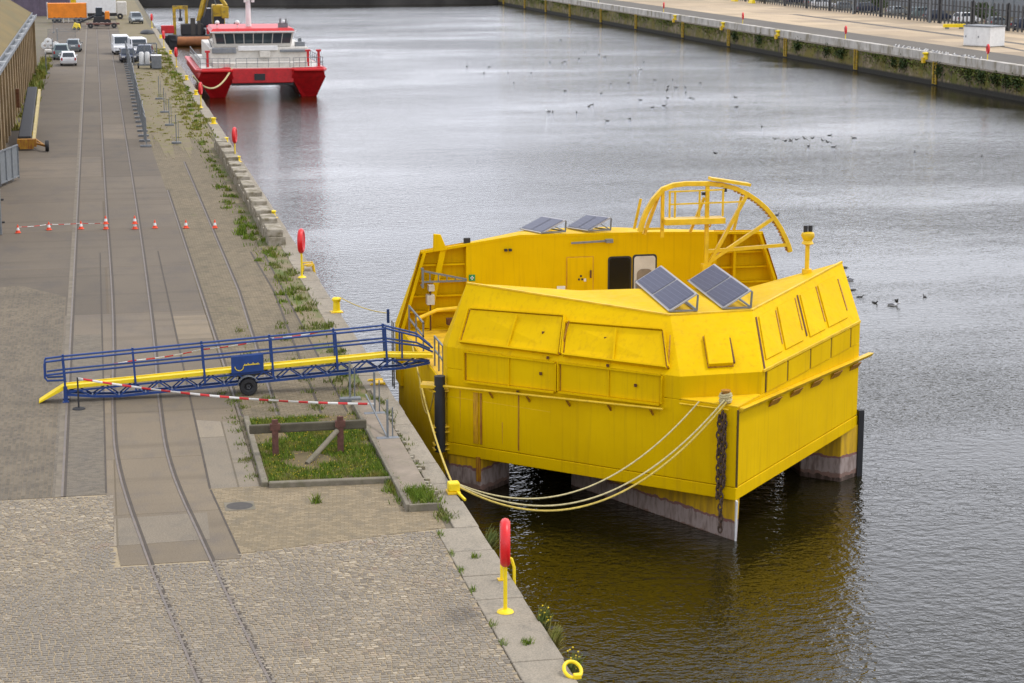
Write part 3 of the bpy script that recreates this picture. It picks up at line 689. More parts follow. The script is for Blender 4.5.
# rail pipe on the left face
m = MB(); a, b = onL(10.1, .70, .2), onL(15.6, 1.0, .2); m.tube([a, b], .04, 8); hr = m.build('guard_pipe', 'yellow_plain', B)
for x in (11.35, 12.3, 13.3, 14.3, 15.3):
    zz = .7+(x-10.1)/5.5*.3; m = MB(); m.bar(onL(x, zz-.25, .0), onL(x, zz-.02, .2), .05); m.build('pipe_bracket', 'rusty_yellow', hr)
m = MB(); m.tube([onL(15.95, 1.22, .12), onL(17.05, 1.24, .12)], .025, 6); m.build('guard_pipe', 'yellow_plain', B)
# black tube fender with brackets at the left corner, fender strip at the right
m = MB(); m.cyl((9.92, 59.28, -1.40), (9.92, 59.28, 1.0), .17, 14); fd = m.build('tube_fender', 'rubber', B)
for z in (-.75, -1.3, .55):
    m = MB(); m.b2((9.7, 59.2, z-.04), (10.2, 59.5, z+.0)); m.b2((9.7, 59.2, z+.12), (10.2, 59.5, z+.16)); m.build('fender_bracket', 'yellow_plain', fd)
m = MB(); m.prism([(9.35, 59.5, .60), (10.16, 59.1, .60), (10.16, 59.7, .60), (9.5, 60.0, .60)], [(9.35, 59.5, .70), (10.16, 59.1, .70), (10.16, 59.7, .70), (9.5, 60.0, .70)]); m.bar((9.5, 59.6, .6), (10.15, 59.4, .2), .06); m.build('fender_shelf', 'yellow_plain', B)
m = MB(); m.b2((23.14, 58.02, -2.6), (23.32, 58.22, -.45)); m.build('fender_strip', 'rubber', B)
# door, openings, safety signs on the stern wall
def wallrect(x0, x1, z0, z1, t, name, mat, par=B, bev=.0, y=YR): m = MB(); m.b2((x0, y-t, z0), (x1, y-.002, z1)); return m.build(name, mat, par, bevel=bev)
d = wallrect(15.98, 16.9, 1.1, 3.08, .035, 'steel_door', 'yellow', bev=.01)
wallrect(15.94, 16.94, 1.06, 3.12, .014, 'door_frame', 'stain', d)
m = MB(); m.bar((16.82, YR-.07, 2.35), (16.82, YR-.07, 2.62), .05); m.build('door_handle', 'rust', d)
m = MB()
for x, z in ((16.40, 2.3), (16.47, 2.42), (16.52, 2.3)): m.b2((x-.035, YR-.045, z-.035), (x+.035, YR-.036, z+.035))
m.build('warning_pictograms', 'black', d)
m = MB(); m.b2((16.58, YR-.044, 2.22), (16.66, YR-.037, 2.33)); m.build('notice', 'white', d)
def rounded(x0, x1, z0, z1, r, n=4):
    out = []
    for cx, cz, a0 in ((x1-r, z0+r, -PI/2), (x1-r, z1-r, 0), (x0+r, z1-r, PI/2), (x0+r, z0+r, PI)):
        for k in range(n+1): a = a0+k*PI/2/n; out.append((cx+r*math.cos(a), cz+r*math.sin(a)))
    return out
def rpanel(x0, x1, z0, z1, r, y0, y1, name, mat, par):
    p = rounded(x0, x1, z0, z1, r); m = MB(); m.prism([(x, y0, z) for x, z in p], [(x, y1, z) for x, z in p]); return m.build(name, mat, par)
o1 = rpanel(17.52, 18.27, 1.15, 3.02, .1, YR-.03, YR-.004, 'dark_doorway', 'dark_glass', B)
rpanel(17.46, 18.33, 1.09, 3.08, .12, YR-.018, YR-.003, 'doorway_seal', 'black', o1)
o2 = rpanel(18.42, 19.2, 1.2, 3.06, .1, YR-.03, YR-.004, 'pale_door', 'offwhite', B); o2['label'] = 'pale cream door leaf with rounded corners'
rpanel(18.36, 19.26, 1.14, 3.12, .12, YR-.018, YR-.003, 'doorway_seal', 'black', o2)
rpanel(18.52, 19.1, 1.5, 2.6, .2, YR-.045, YR-.031, 'door_inset', 'slab', o2)
m = MB(); m.bar((18.5, YR-.05, 1.9), (18.5, YR-.05, 2.2), .05); m.build('door_handle', 'greysteel', o2)
s = wallrect(12.44, 12.66, 2.38, 2.6, .03, 'emergency_sign', 'green_sign')
m = MB(); m.b2((12.53, YR-.042, 2.42), (12.57, YR-.031, 2.56)); m.b2((12.49, YR-.042, 2.47), (12.61, YR-.031, 2.51)); m.build('pictogram', 'white', s)
wallrect(13.7, 13.8, 3.4, 3.48, .12, 'wall_lamp', 'black'); wallrect(13.86, 13.96, 3.4, 3.48, .12, 'wall_lamp', 'black')
m = MB(); m.bar((16.1, YR-.1, 3.62), (17.4, YR-.1, 3.66), .06); m.b2((17.35, YR-.2, 3.6), (17.6, YR-.02, 3.72)); m.build('conduit', 'greysteel', B)
m = MB(); m.b2((15.6, YR-.06, 1.95), (15.9, YR-.01, 2.08)); m.build('notice', 'white', B)
m = MB(); m.b2((12.3, YR+.1, 3.6), (12.52, YR+.25, 3.88)); m.build('roof_vent', 'black', B)
# davit, junction boxes, diagonal pipe at the open left end
dv = MB(); y = YR-.35
dv.bar((10.75, y, 2.85), (12.3, y, 2.50), .06); dv.bar((10.75, y, 2.46), (12.3, y, 2.46), .06); dv.bar((10.75, y, 2.25), (10.75, y, 2.95), .07)
for k in range(4): x = 11.0+k*.3; dv.bar((x, y, 2.46), (x, y, 2.80-.07*k), .035)
dv.bar((10.75, y, 2.9), (10.75, YR, 2.9), .06); dv.bar((10.75, y, 2.3), (10.75, YR, 2.3), .06)
dv.build('davit', 'galv', B)
m = MB(); m.b2((10.92, YR-.25, 1.62), (11.18, YR+.1, 1.96)); m.b2((10.98, YR-.25, 2.1), (11.18, YR+.1, 2.3)); m.build('junction_box', 'offwhite', B, bevel=.01)
m = MB(); m.cyl((11.05, YR-.1, .7), (11.05, YR-.1, 2.2), .03, 8); m.build('cable_pipe', 'rust', B)
m = MB(); m.tube([(10.4, YR-.9, 1.25), (11.2, YR-.6, 1.5), (12.4, YR-.5, 1.55)], .07, 8); m.build('diagonal_pipe', 'yellow_plain', B)
m = MB(); m.b2((11.6, YR-.4, .9), (12.0, YR-.1, 1.12)); m.build('winch', 'rust', B)
# short guard rails on the deck edge where the gangway lands
for y0, y1 in ((64.5, 67.6), (60.6, 62.2)):
    m = MB()
    for y in (y0, (y0+y1)/2, y1): m.bar((10.25, y, .68), (10.25, y, 1.65), .05)
    for z in (1.2, 1.65): m.bar((10.25, y0-.025, z), (10.25, y1+.025, z), .05)
    m.build('guard_rail', 'galv', B)
m = MB()
for y in (69.0, 69.4): m.bar((9.9, y, -1.6), (9.9, y, .8), .04)
for k in range(9): m.bar((9.9, 69.0, -1.5+k*.26), (9.9, 69.4, -1.5+k*.26), .03)
m.build('boarding_ladder', 'galv', B)
m = MB(); m.bar((9.85, 70.0, .6), (9.85, 70.0, 1.1), .09); m.build('mooring_post', 'blue', B)
# solar panels on triangular frames
def solar(a, b, c, d):     # low near, low far, high far, high near
    a, b, c, d = map(Vector, (a, b, c, d)); c = b+(d-a); n = (d-a).cross(b-a).normalized()
    if n.z < 0: n = -n
    root = MB(); root.slab([a, d, c, b], -.045, -.004); s_ = root.build('solar_panel', 'panel_frame', B)
    for t0, t1 in ((.02, .487), (.513, .98)):
        q = [lerp(lerp(a, b, t), lerp(d, c, t), u) for t, u in ((t0, .06), (t1, .06), (t1, .94), (t0, .94))]
        q = [Vector(p)+n*.012 for p in q]
        ux = (q[3]-q[0]).normalized(); uy = (q[1]-q[0]).normalized(); loc = q[0].copy()
        me = bpy.data.meshes.new('solar_module'); mt = Matrix((ux, n.cross(ux), n)).transposed()
        loc_v = [mt.inverted() @ (p-loc) for p in q]
        me.from_pydata([tuple(p) for p in loc_v], [], [(0, 3, 2, 1) if (loc_v[3]-loc_v[0]).cross(loc_v[1]-loc_v[0]).z > 0 else (0, 1, 2, 3)])
        me.materials.append(M['pv']); ob = bpy.data.objects.new('solar_module', me); COL.objects.link(ob); ob.parent = s_
        ob.matrix_local = Matrix.Translation(loc-B.location) @ mt.to_4x4()
    m = MB()
    for p, lo in ((d, a), (c, b)):
        base = Vector((p.x, p.y, lo.z+.0)); m.bar(base, p-n*.05, .05); m.bar(base, lo+Vector((0, 0, .0)), .05); m.bar(lo.lerp(p, .55)-n*.05, base, .04)
    m.bar(Vector((d.x, d.y, a.z)), Vector((c.x, c.y, b.z)), .05); m.build('support_frame', 'greysteel', s_)
solar((16.18, 55.75, 3.45), (16.52, 60.85, 3.44), (17.36, 60.8, 3.98), (17.03, 55.72, 3.96))
solar((17.86, 55.87, 3.45), (18.25, 60.8, 3.42), (19.09, 60.75, 3.97), (18.74, 55.85, 3.98))
solar((15.04, 68.05, 4.0), (15.12, 72.1, 3.56), (16.02, 72.1, 4.05), (15.95, 68.2, 4.42))
solar((16.78, 68.25, 4.0), (16.88, 72.1, 3.56), (17.72, 72.1, 4.08), (17.6, 68.22, 4.46))
# navigation light
m = MB(); m.cyl((21.87, 59.7, 3.72), (21.87, 59.7, 3.86), .16, 12); m.cyl((21.87, 59.7, 3.8), (21.87, 59.7, 4.65), .07, 10); nl_ = m.build('light_mast', 'yellow_plain', B)
m = MB(); m.lathe([(.07, 4.62), (.2, 4.68), (.14, 4.78), (.22, 4.92), (.2, 5.02), (.12, 5.06), (.001, 5.06)], (21.87, 59.7, 0), 12); m.build('lamp_housing', 'yellow_plain', nl_)
m = MB()
for dx in (-.08, .08): m.cyl((21.87+dx, 59.7, 5.05), (21.87+dx, 59.7, 5.26), .07, 10)
m.build('lantern', 'black', nl_)
# cable arch: half wheel of box section with spokes and a small railed platform
AX, AY, AZ, AR = 20.62, 66.5, 3.06, 2.78
def az(zx, zy): return (AX+(zx-425)/4/28.6*1.04, AY, AZ-(zy-402)/4/28.6)
rim = [az(*p) for p in ((160, 275), (172, 228), (185, 195), (210, 150), (248, 108), (290, 93), (340, 88), (430, 90), (485, 97), (540, 113), (585, 136), (625, 163), (662, 196), (695, 236), (722, 277), (743, 318), (757, 350), (765, 376))]
def boxpath(m, pts, w1, w2, y0):
    c = Vector(az(425, 400))
    vs = []
    for i, p in enumerate(pts):
        p = Vector(p); t = (Vector(pts[min(i+1, len(pts)-1)])-Vector(pts[max(i-1, 0)])).normalized(); nn = Vector((t.z, 0, -t.x))
        for a, b in ((-1, -1), (1, -1), (1, 1), (-1, 1)): vs.append(p+nn*(a*w1/2)+Vector((0, b*w2/2+y0, 0)))
    n = len(pts); fs = [(i*4+j, i*4+(j+1) % 4, i*4+4+(j+1) % 4, i*4+4+j) for i in range(n-1) for j in range(4)]+[(3, 2, 1, 0), tuple(n*4-4+j for j in range(4))]
    m.add(vs, fs)
m = MB(); boxpath(m, rim, .16, .2, 0); ar = m.build('cable_arch', 'yellow_plain', B, bevel=.015)
m = MB()
for i in range(9, len(rim)-1):
    for t_ in (0, .33, .66):
        p = Vector(lerp(rim[i], rim[i+1], t_)); q = (Vector(az(425, 400))-p).normalized(); m.box(p+q*.1, (.05, .18, .05))
m.build('arch_teeth', 'rusty_yellow', ar)
for (a, b, wd, yo) in (((425, 430), (580, 140), .13, -.1), ((435, 405), (690, 236), .13, -.1), ((425, 362), (748, 346), .13, -.1), ((424, 100), (424, 430), .14, -.1), ((575, 150), (545, 290), .1, .25), ((425, 150), (370, 290), .1, .25), ((248, 110), (248, 300), .12, -.1), ((240, 130), (183, 290), .12, .1), ((172, 265), (248, 265), .08, -.1), ((175, 150), (150, 270), .09, .3), ((435, 265), (445, 240), .05, -.2)):
    spk = globals().get('spk', 0)+1; m = MB(); p, q = Vector(az(*a)), Vector(az(*b)); yo += .013*spk; m.bar(p+Vector((0, yo, 0)), q+Vector((0, yo, 0)), wd*.9, up=(0, 1, 0)); m.build('spoke', 'yellow_plain', ar)
m = MB(); p, q = az(248, 235), az(487, 235); m.b2((p[0], AY-.42, p[2]-.1), (q[0], AY+.2, p[2]+.1)); m.build('platform', 'yellow_plain', ar, bevel=.01)
m = MB()
for zx in (262, 283, 380, 473): m.bar(Vector(az(zx, 215))+Vector((0, -.45, 0)), Vector(az(zx, 108))+Vector((0, -.45, 0)), .06)
for zy in (112, 162): m.bar(Vector(az(258, zy))+Vector((0, -.45, 0)), Vector(az(478 if zy < 150 else 560, zy-3))+Vector((0, -.45, 0)), .05)
m.build('platform_railing', 'yellow_plain', ar)
m = MB(); m.bar(Vector(az(435, 70)), Vector(az(592, 98)), .45, .10, up=(0, 0, 1)); m.build('cable_guide', 'yellow_plain', ar)
m = MB(); m.box(Vector(az(410, 130)), (.1, .1, .1)); m.box(Vector(az(495, 118)), (.12, .12, .12)); m.build('pulley', 'black', ar)
for x_, w_, z_ in ((AX, .3, AZ-.1),): m = MB(); m.bar((x_, AY, .68), (x_, AY, z_), w_); m.build('arch_pedestal', 'yellow_plain', ar)
m = MB(); m.b2((22.0, YR-.5, 1.2), (22.5, YR-.1, 1.9)); m.build('deck_cabinet', 'yellow_plain', B)

# rusty chain strands hung from the bow
M['chain_iron'] = paint('rusty_chain_iron', (0.075, 0.048, 0.032), .9, scale=9, var=.4, dirt=(.13, .06, .025), dirt_p=(.5, .65))
ch = thing('chain', 'rusty heavy chain hanging in strands down the bow corner of the yellow barge', 'chain', (16.95, 52.3, 1.2))
def links(x, z0, z1, wob):
    m = MB(); z = z0; k = 0
    while z > z1:
        p = Vector((x+wob*math.sin(k*1.7), 69.45-x, z))+nl*(.13+.02*math.sin(k*2.3))
        ax = sl_ if k % 2 else nl; pts = []
        for j in range(10):
            a = 2*PI*j/10; pts.append(p+ax*(.06*math.cos(a))+Vector((0, 0, .115*math.sin(a))))
        m.tube(pts, .026, 6, closed=True); z -= .16; k += 1
    m.build('chain_strand', 'chain_iron', ch)
links(16.93, 1.08, -2.4, .012); links(16.86, .95, -1.35, .012); links(16.98, 1.0, -1.0, .012)

# ================================================================== MOORING ROPES
def rope(name, label, a, b, sag, r, mat, group=None):
    pts = []
    for i in range(33):
        t = i/32; p = Vector(lerp(a, b, t)); p.z -= sag*4*t*(1-t); pts.append(p)
    m = MB(); m.tube(pts, r, 7); o = m.build(name, mat, None, off=a); return tag(o, label, 'rope', group)
rope('mooring_rope', 'slack yellow mooring rope from the near bollard, hanging lowest under the bow', (8.72, 49.8, .22), (16.93, 52.4, 1.44), 1.72, .028, 'rope')
rope('mooring_rope', 'pale mooring rope running just above the lowest one to the bow corner', (8.72, 49.85, .25), (16.88, 52.42, 1.5), 1.62, .024, 'palerope')
rope('mooring_rope', 'uppermost bow rope, pale and tighter, meeting the hull left of the bow corner', (8.7, 49.9, .27), (16.3, 52.95, 1.36), 1.40, .022, 'palerope')
rope('mooring_rope', 'yellow rope hanging from the barge deck down along the quay edge to the near bollard', (10.1, 66.2, .75), (8.68, 50.0, .2), .45, .028, 'rope')
rope('mooring_rope', 'yellow rope looped in the gap between the barge side and the quay', (9.95, 63.5, -.1), (9.75, 59.4, .5), .9, .022, 'rope')
rope('mooring_rope', 'taut yellow rope from the tall quay bollard to the stern of the yellow barge', (8.75, 75.3, .62), (9.9, 70, .95), .12, .018, 'rope')

# ================================================================== GANGWAY
G = thing('gangway', 'blue wheeled gangway with yellow deck edges leading from the quay up to the barge', 'gangway', (4.25, 62.6, 0))
GY0, GY1 = 62.3, 62.78
def gz(x): return .50+(x+1.4)*.0574 if x <= 8.7 else 1.08-(x-8.7)*.06
ga, gb, ge = (-1.4, 8.7, 10.2)
m = MB()
for a, b in ((ga, gb), (gb, ge)):
    m.prism([(a, GY0+.06, gz(a)-.04), (b, GY0+.06, gz(b)-.04), (b, GY1-.06, gz(b)-.04), (a, GY1-.06, gz(a)-.04)], [(a, GY0+.06, gz(a)), (b, GY0+.06, gz(b)), (b, GY1-.06, gz(b)), (a, GY1-.06, gz(a))])
dk = m.build('deck', 'yellow_bright', G)
for yy in (GY0, GY1-.05):
    m = MB()
    for a, b in ((ga, gb-.003), (gb, ge)):
        m.prism([(a, yy, gz(a)-.08), (b, yy, gz(b)-.08), (b, yy+.05, gz(b)-.08), (a, yy+.05, gz(a)-.08)], [(a, yy, gz(a)+.03), (b, yy, gz(b)+.03), (b, yy+.05, gz(b)+.03), (a, yy+.05, gz(a)+.03)])
    m.build('deck_edge', 'yellow_bright', G)
m = MB(); m.prism([(-2.22, GY0, .0), (-1.4, GY0, .42), (-1.4, GY1, .42), (-2.22, GY1, .0)], [(-2.22, GY0, .06), (-1.42, GY0, .55), (-1.42, GY1, .55), (-2.22, GY1, .06)]); m.build('ramp_flap', 'yellow_bright', G, bevel=.01)
def bz(x): return gz(x)-.13-.34*min(1, (x+1.4)/2.0+.35)*(1 if x < 9 else max(.25, 1-(x-9)/1.3*.8))
for yy in (GY0+.025, GY1-.025):
    m = MB(); xs = [-1.4+i*(11.5/14) for i in range(15)]
    for a, b in zip(xs[:-1], xs[1:]):
        m.bar((a, yy, bz(a)), (b, yy, bz(b)), .075); m.bar((a, yy, gz(a)-.155), (b, yy, gz(b)-.155), .05)
        m.bar((a, yy, bz(a)), ((a+b)/2, yy, gz((a+b)/2)-.15), .04); m.bar(((a+b)/2, yy, gz((a+b)/2)-.15), (b, yy, bz(b)), .04)
    m.build('truss', 'blue', G)
m = MB()
for i in range(15): x = -1.4+i*(11.5/14); m.bar((x, GY0+.06, bz(x)), (x, GY1-.06, bz(x)), .05)
m.build('cross_member', 'blue', G)
post_x = [-1.4, .75, 2.9, 5.05, 7.1, 8.7]
for yy in (GY0-.03, GY1+.03):
    rl = MB()
    for zo in (.87, .45):
        pts = [(-1.95, yy, gz(-1.4)+zo-.05), (-1.4, yy, gz(-1.4)+zo)]+[(x, yy, gz(x)+zo) for x in post_x[1:]]+[(9.75, yy, gz(9.75)+zo*.72), (10.2, yy, gz(10.2)+zo*.3)]
        rl.tube(pts, .034, 7)
    rl.tube([(-1.95, yy, gz(-1.4)+.85), (-2.0, yy, gz(-1.4)+.75), (-2.0, yy, gz(-1.4)+.32), (-1.93, yy, gz(-1.4)+.22), (-1.4, yy, gz(-1.4)+.22)], .034, 7)
    rail = rl.build('hand_rail', 'blue', G)
    for x in post_x:
        p = MB(); tilt = -.045; p.bar((x-tilt*.4, yy, gz(x)-.35), (x+tilt, yy, gz(x)+.93), .065); p.build('rail_post', 'blue', G)
    p = MB(); p.bar((9.2, yy, gz(9.2)-.1), (9.2, yy, gz(9.2)+.78), .05); p.build('rail_post', 'blue', G)
m = MB()
for yy in (GY0+.03, GY1-.03): m.b2((-1.46, yy-.05, 0), (-1.34, yy+.05, .5)); m.b2((-1.5, yy-.09, 0), (-1.3, yy+.09, .04))
m.build('support_leg', 'blue', G)
# wheels on an axle below the name board
for yy, sgn in ((GY0-.16, -1), (GY1+.16, 1)):
    m = MB(); m.lathe([(.15, -.10), (.26, -.10), (.285, -.06), (.285, .06), (.26, .10), (.15, .10)], (4.26, yy, .285), 24, 'Y'); wh = m.build('wheel', 'rubber', G)
    m = MB(); m.lathe([(.001, -.06), (.07, -.07), (.10, -.04), (.15, -.09), (.155, .05), (.001, .05)], (4.26, yy, .285), 20, 'Y'); rm = m.build('rim', 'black', wh)
    m = MB()
    for k in range(5): a = 2*PI*k/5; m.cyl((4.26+.055*math.cos(a), yy-.085, .285+.055*math.sin(a)), (4.26+.055*math.cos(a), yy-.06, .285+.055*math.sin(a)), .012, 6)
    m.build('wheel_nut', 'galv', rm)
    m = MB(); pts = []
    for k in range(9): a = .15+(PI-.2)*k/8; pts.append((4.26+.34*math.cos(a), .285+.34*math.sin(a)))
    for (xa, za), (xb, zb) in zip(pts[:-1], pts[1:]): m.prism([(xa, yy-.12, za), (xb, yy-.12, zb), (xb, yy+.12, zb), (xa, yy+.12, za)], [(xa*.98+4.26*.02, yy-.12, za+.015), (xb*.98+4.26*.02, yy-.12, zb+.015), (xb*.98+4.26*.02, yy+.12, zb+.015), (xa*.98+4.26*.02, yy+.12, za+.015)])
    m.build('mudguard', 'galv', G)
m = MB(); m.cyl((4.26, GY0-.2, .285), (4.26, GY1+.2, .285), .045); m.bar((4.26, GY0+.1, .285), (4.26, GY0+.1, .62), .1); m.bar((4.26, GY1-.1, .285), (4.26, GY1-.1, .62), .1); m.bar((3.7, GY0+.1, .62), (4.9, GY0+.1, .68), .14); m.build('axle', 'black', G)
# board with the maker's emblem: a ring-shaped arc, a smaller hook and a line of lettering
bz0 = .70; m = MB(); m.prism([(3.74, GY0-.12, bz0), (4.76, GY0-.12, bz0+.06), (4.76, GY0-.07, bz0+.06), (3.74, GY0-.07, bz0)], [(3.74, GY0-.12, bz0+.55), (4.76, GY0-.12, bz0+.61), (4.76, GY0-.07, bz0+.61), (3.74, GY0-.07, bz0+.55)]); bd = m.build('name_board', 'blue', G, bevel=.008)
m = MB(); yb = GY0-.125
pts = [(3.99+.135*math.cos(a), yb, bz0+.23+.13*math.sin(a)) for a in [PI*1.0+PI*1.0*k/10 for k in range(11)]]
for a, b in zip(pts[:-1], pts[1:]): m.bar(a, b, .02, .045, up=(0, 1, 0))
x = 4.15
for hgt in (.045, .03, .06, .03, .03, .06, .03, .03, .045): m.b2((x, yb-.006, bz0+.24+(x-3.74)*.06), (x+.032, yb+.006, bz0+.24+hgt+(x-3.74)*.06)); x += .052
m.bar((4.12, yb, bz0+.262), (4.64, yb, bz0+.292), .012, .02, up=(0, 1, 0))
m.build('emblem', 'yellow_bright', bd)

# ================================================================== BARRIER TAPES, POSTS
def tape_mat():
    t = NT('red_white_tape'); x = t.n.new('ShaderNodeSeparateXYZ'); t.l.new(t.tc.outputs['Object'], x.inputs[0])
    mth = t.n.new('ShaderNodeMath'); mth.operation = 'PINGPONG'; mth.inputs[1].default_value = .29; t.l.new(x.outputs['X'], mth.inputs[0])
    g = t.n.new('ShaderNodeMath'); g.operation = 'GREATER_THAN'; g.inputs[1].default_value = .15; t.l.new(mth.outputs[0], g.inputs[0])
    return t.done(t.mix(g.outputs[0], (0.68, 0.66, 0.62), (0.58, 0.03, 0.03)), .5)
M['tape'] = tape_mat()
def tape(label, pts, wd=.085):
    m = MB(); P = []
    for (a, b) in zip(pts[:-1], pts[1:]):
        L_ = (Vector(b)-Vector(a)).length; n = max(4, int(L_/.35))
        for i in range(n):
            t = i/n; p = Vector(lerp(a, b, t)); p.z -= .02*L_*4*t*(1-t); P.append((p, i+len(P)))
    P.append((Vector(pts[-1]), 0))
    up, dn = [], []
    for p, i in P:
        tw = .5*math.sin(i*.31); up.append(p+Vector((0, wd*.5*math.sin(tw), wd*.5*math.cos(tw)))); dn.append(p-Vector((0, wd*.5*math.sin(tw), wd*.5*math.cos(tw))))
    n = len(P); vs = up+dn; m.add(vs, [(i, i+1, n+i+1, n+i) for i in range(n-1)], True)
    o = m.build('barrier_tape', 'tape', None, off=pts[0]); s = o.modifiers.new('thick', 'SOLIDIFY'); s.thickness = .004
    return tag(o, label, 'barrier tape')
tape('red and white barrier tape stretched in front of the blue gangway', [(-.98, 61.3, .97), (7.78, 58.42, .42)], .07)
tape('red and white barrier tape stretched along the far handrail of the blue gangway', [(-1.35, 63.0, .92), (.75, 63.0, 1.1), (2.9, 63.02, 1.36), (5.05, 63.05, 1.62), (6.6, 63.1, 1.75)], .045)
tape('faint red and white tape strung low between the traffic cones', [(-4.1, 99.1, .28), (-2.67, 99.75, .28), (-1.13, 99.8, .28), (.07, 99.5, .3)], .03)
bp = thing('barrier_post', 'thin black barrier post on a round base in front of the gangway foot', 'barrier post', (-1.0, 61.32, 0))
m = MB(); m.cyl((-1.0, 61.32, .03), (-1.0, 61.32, 1.0), .028, 10); m.build('post', 'black', bp)
m = MB(); m.lathe([(.001, .06), (.1, .06), (.19, .03), (.2, 0)], (-1.0, 61.32, 0), 20); m.build('base', 'rubber', bp)
def footpost(label, x, y, h, brace=None):
    r = thing('fence_post', label, 'fence post', (x, y, 0))
    m = MB(); m.cyl((x, y, .05), (x, y, h), .035, 10); m.cyl((x+.16, y+.1, .05), (x+.16, y+.1, h*.8), .02, 8); m.build('post', 'galv', r)
    m = MB(); m.box((x, y, .075), (.66, .24, .15)); m.build('rubber_foot', 'greysteel', r, bevel=.03)
    if brace: m = MB(); m.bar((x, y, .12), brace, .04); m.build('brace', 'galv', r)
    return r
footpost('grey fence post with a slanting brace, on the concrete channel', 7.74, 55.4, 1.25, (7.5, 58.3, .75))
footpost('grey steel fence post holding the end of the striped tape, in a rubber foot', 7.78, 58.45, 1.4)
footpost('grey steel fence post standing under the blue gangway near the quay edge', 7.3, 60.6, 1.3)

# ================================================================== TRAFFIC CONES
def cone(name='traffic_cone'):
    r = thing(name, '', 'traffic cone')
    m = MB(); m.box((0, 0, .02), (.34, .34, .04)); m.build('base', 'orange_cone', r, bevel=.01)
    m = MB(); m.lathe([(.145, .04), (.112, .17)], (0, 0, 0), 16); m.build('cone_body', 'orange_cone', r)
    m = MB(); m.lathe([(.072, .33), (.03, .5), (.001, .5)], (0, 0, 0), 16); m.build('cone_tip', 'orange_cone', r)
    m = MB(); m.lathe([(.112, .17), (.072, .33)], (0, 0, 0), 16); m.build('reflective_band', 'white', r)
    return r
c0 = cone()
cones = [(-4.12, 99.0, 'leftmost orange cone of the row across the quay, near the grey post'), (-2.67, 99.7, 'second orange cone from the left in the row across the quay'),
         (-1.13, 99.7, 'orange cone beside the left rail, third from the left in the row'), (.07, 99.45, 'orange cone at the bottom of the left stack of two'),
         (1.47, 99.2, 'orange cone at the bottom of the right stack of two'), (2.44, 99.3, 'orange cone just right of the right stacked pair'),
         (3.94, 99.0, 'orange cone beside the weedy rail, second from the right in the row'), (5.34, 98.75, 'rightmost orange cone of the row, nearest the water')]
for i, (x, y, lb) in enumerate(cones):
    o = c0 if i == 0 else dup(c0, (0, 0, 0)); o.location = (x, y, .006); o.scale = (.76, .76, .8); o.rotation_euler.z = random.uniform(-.5, .5); o['label'] = lb; o['group'] = 'orange cones in a row across the quay'
for x, y, lb in ((.07, 99.45, 'orange cone nested on top of the left stack of two'), (1.47, 99.2, 'orange cone nested on top of the right stack of two')):
    dup(c0, (x, y, .26), .3, lb, 'orange cones in a row across the quay')

# ================================================================== LIFE RING STANDS, BOLLARDS, LADDERS
def ringstand():
    r = thing('life_ring_stand', '', 'life ring')
    m = MB(); m.cyl((0, 0, .03), (0, 0, 1.15), .045, 10); m.build('post', 'yellow_bright', r)
    m = MB(); m.lathe([(.001, .07), (.09, .07), (.17, .03), (.19, 0)], (0, 0, 0), 16); m.build('base_plate', 'yellow_bright', r)
    m = MB(); pts = [(0, .40*math.cos(2*PI*k/28), 1.56+.42*math.sin(2*PI*k/28)) for k in range(28)]; m.tube(pts, .115, 10, closed=True); rg = m.build('life_ring', 'red_plastic', r)
    m = MB(); m.tube([(-.032, .40*math.cos(2*PI*k/28), 1.56+.42*math.sin(2*PI*k/28)) for k in range(28)], .082, 8, closed=True); m.build('white_band', 'white', rg)
    m = MB(); m.lathe([(.001, .06), (.33, .05), (.36, 0), (.33, -.03), (.001, -.03)], (.03, 0, 1.56), 24, 'X'); m.build('backing_disc', 'red_plastic', r)
    return r
r0 = ringstand()
rings = [(8.15, 40.35, 0, 'red life ring on a yellow post in the foreground, largest of all'), (8.1, 83.5, 0, 'red life ring on a yellow post beyond the blue gangway at the quay edge'),
         (8.35, 128.3, 0, 'red life ring at the far end of the castellated stone parapet'), (8.2, 167, 0, 'red life ring on the weedy quay short of the red catamaran bow'),
         (8.2, 217, 0, 'red life ring at the quay edge beside the red catamaran'), (8.1, 252.6, 0, 'red life ring beyond the wheelhouse of the catamaran, level with the parked vans'),
         (8.1, 304, 0, 'most distant red life ring on the near quay, beside the silver car')]
for i, (x, y, z, lb) in enumerate(rings):
    o = r0 if i == 0 else dup(r0, (0, 0, 0)); o.location = (x, y, .02); o.rotation_euler.z = -.225+random.uniform(-.03, .03); o['label'] = lb; o['group'] = 'life rings along the near quay'
for y, lb in ((365.7, 'most distant red life ring on the opposite quay'), (321.5, 'red life ring on the opposite quay, fourth from the white cabinet'), (279.8, 'red life ring on the opposite quay, third from the white cabinet'), (238.7, 'red life ring on the opposite quay, left of the resting gulls'), (197.4, 'red life ring on the opposite quay just below the white cabinet')):
    dup(r0, (RX+.7, y, .5), None, lb, 'life rings along the opposite quay')
bo = thing('bollard', '', 'bollard')
m = MB(); m.lathe([(.30, 0), (.30, .05), (.21, .09), (.19, .48), (.25, .55), (.27, .62), (.2, .68), (.001, .69)], (0, 0, 0), 18); m.build('bollard_head', 'yellow_bright', bo)
m = MB(); m.box((0, 0, .02), (.7, .62, .04)); m.build('base_plate', 'yellow_plain', bo, bevel=.01)
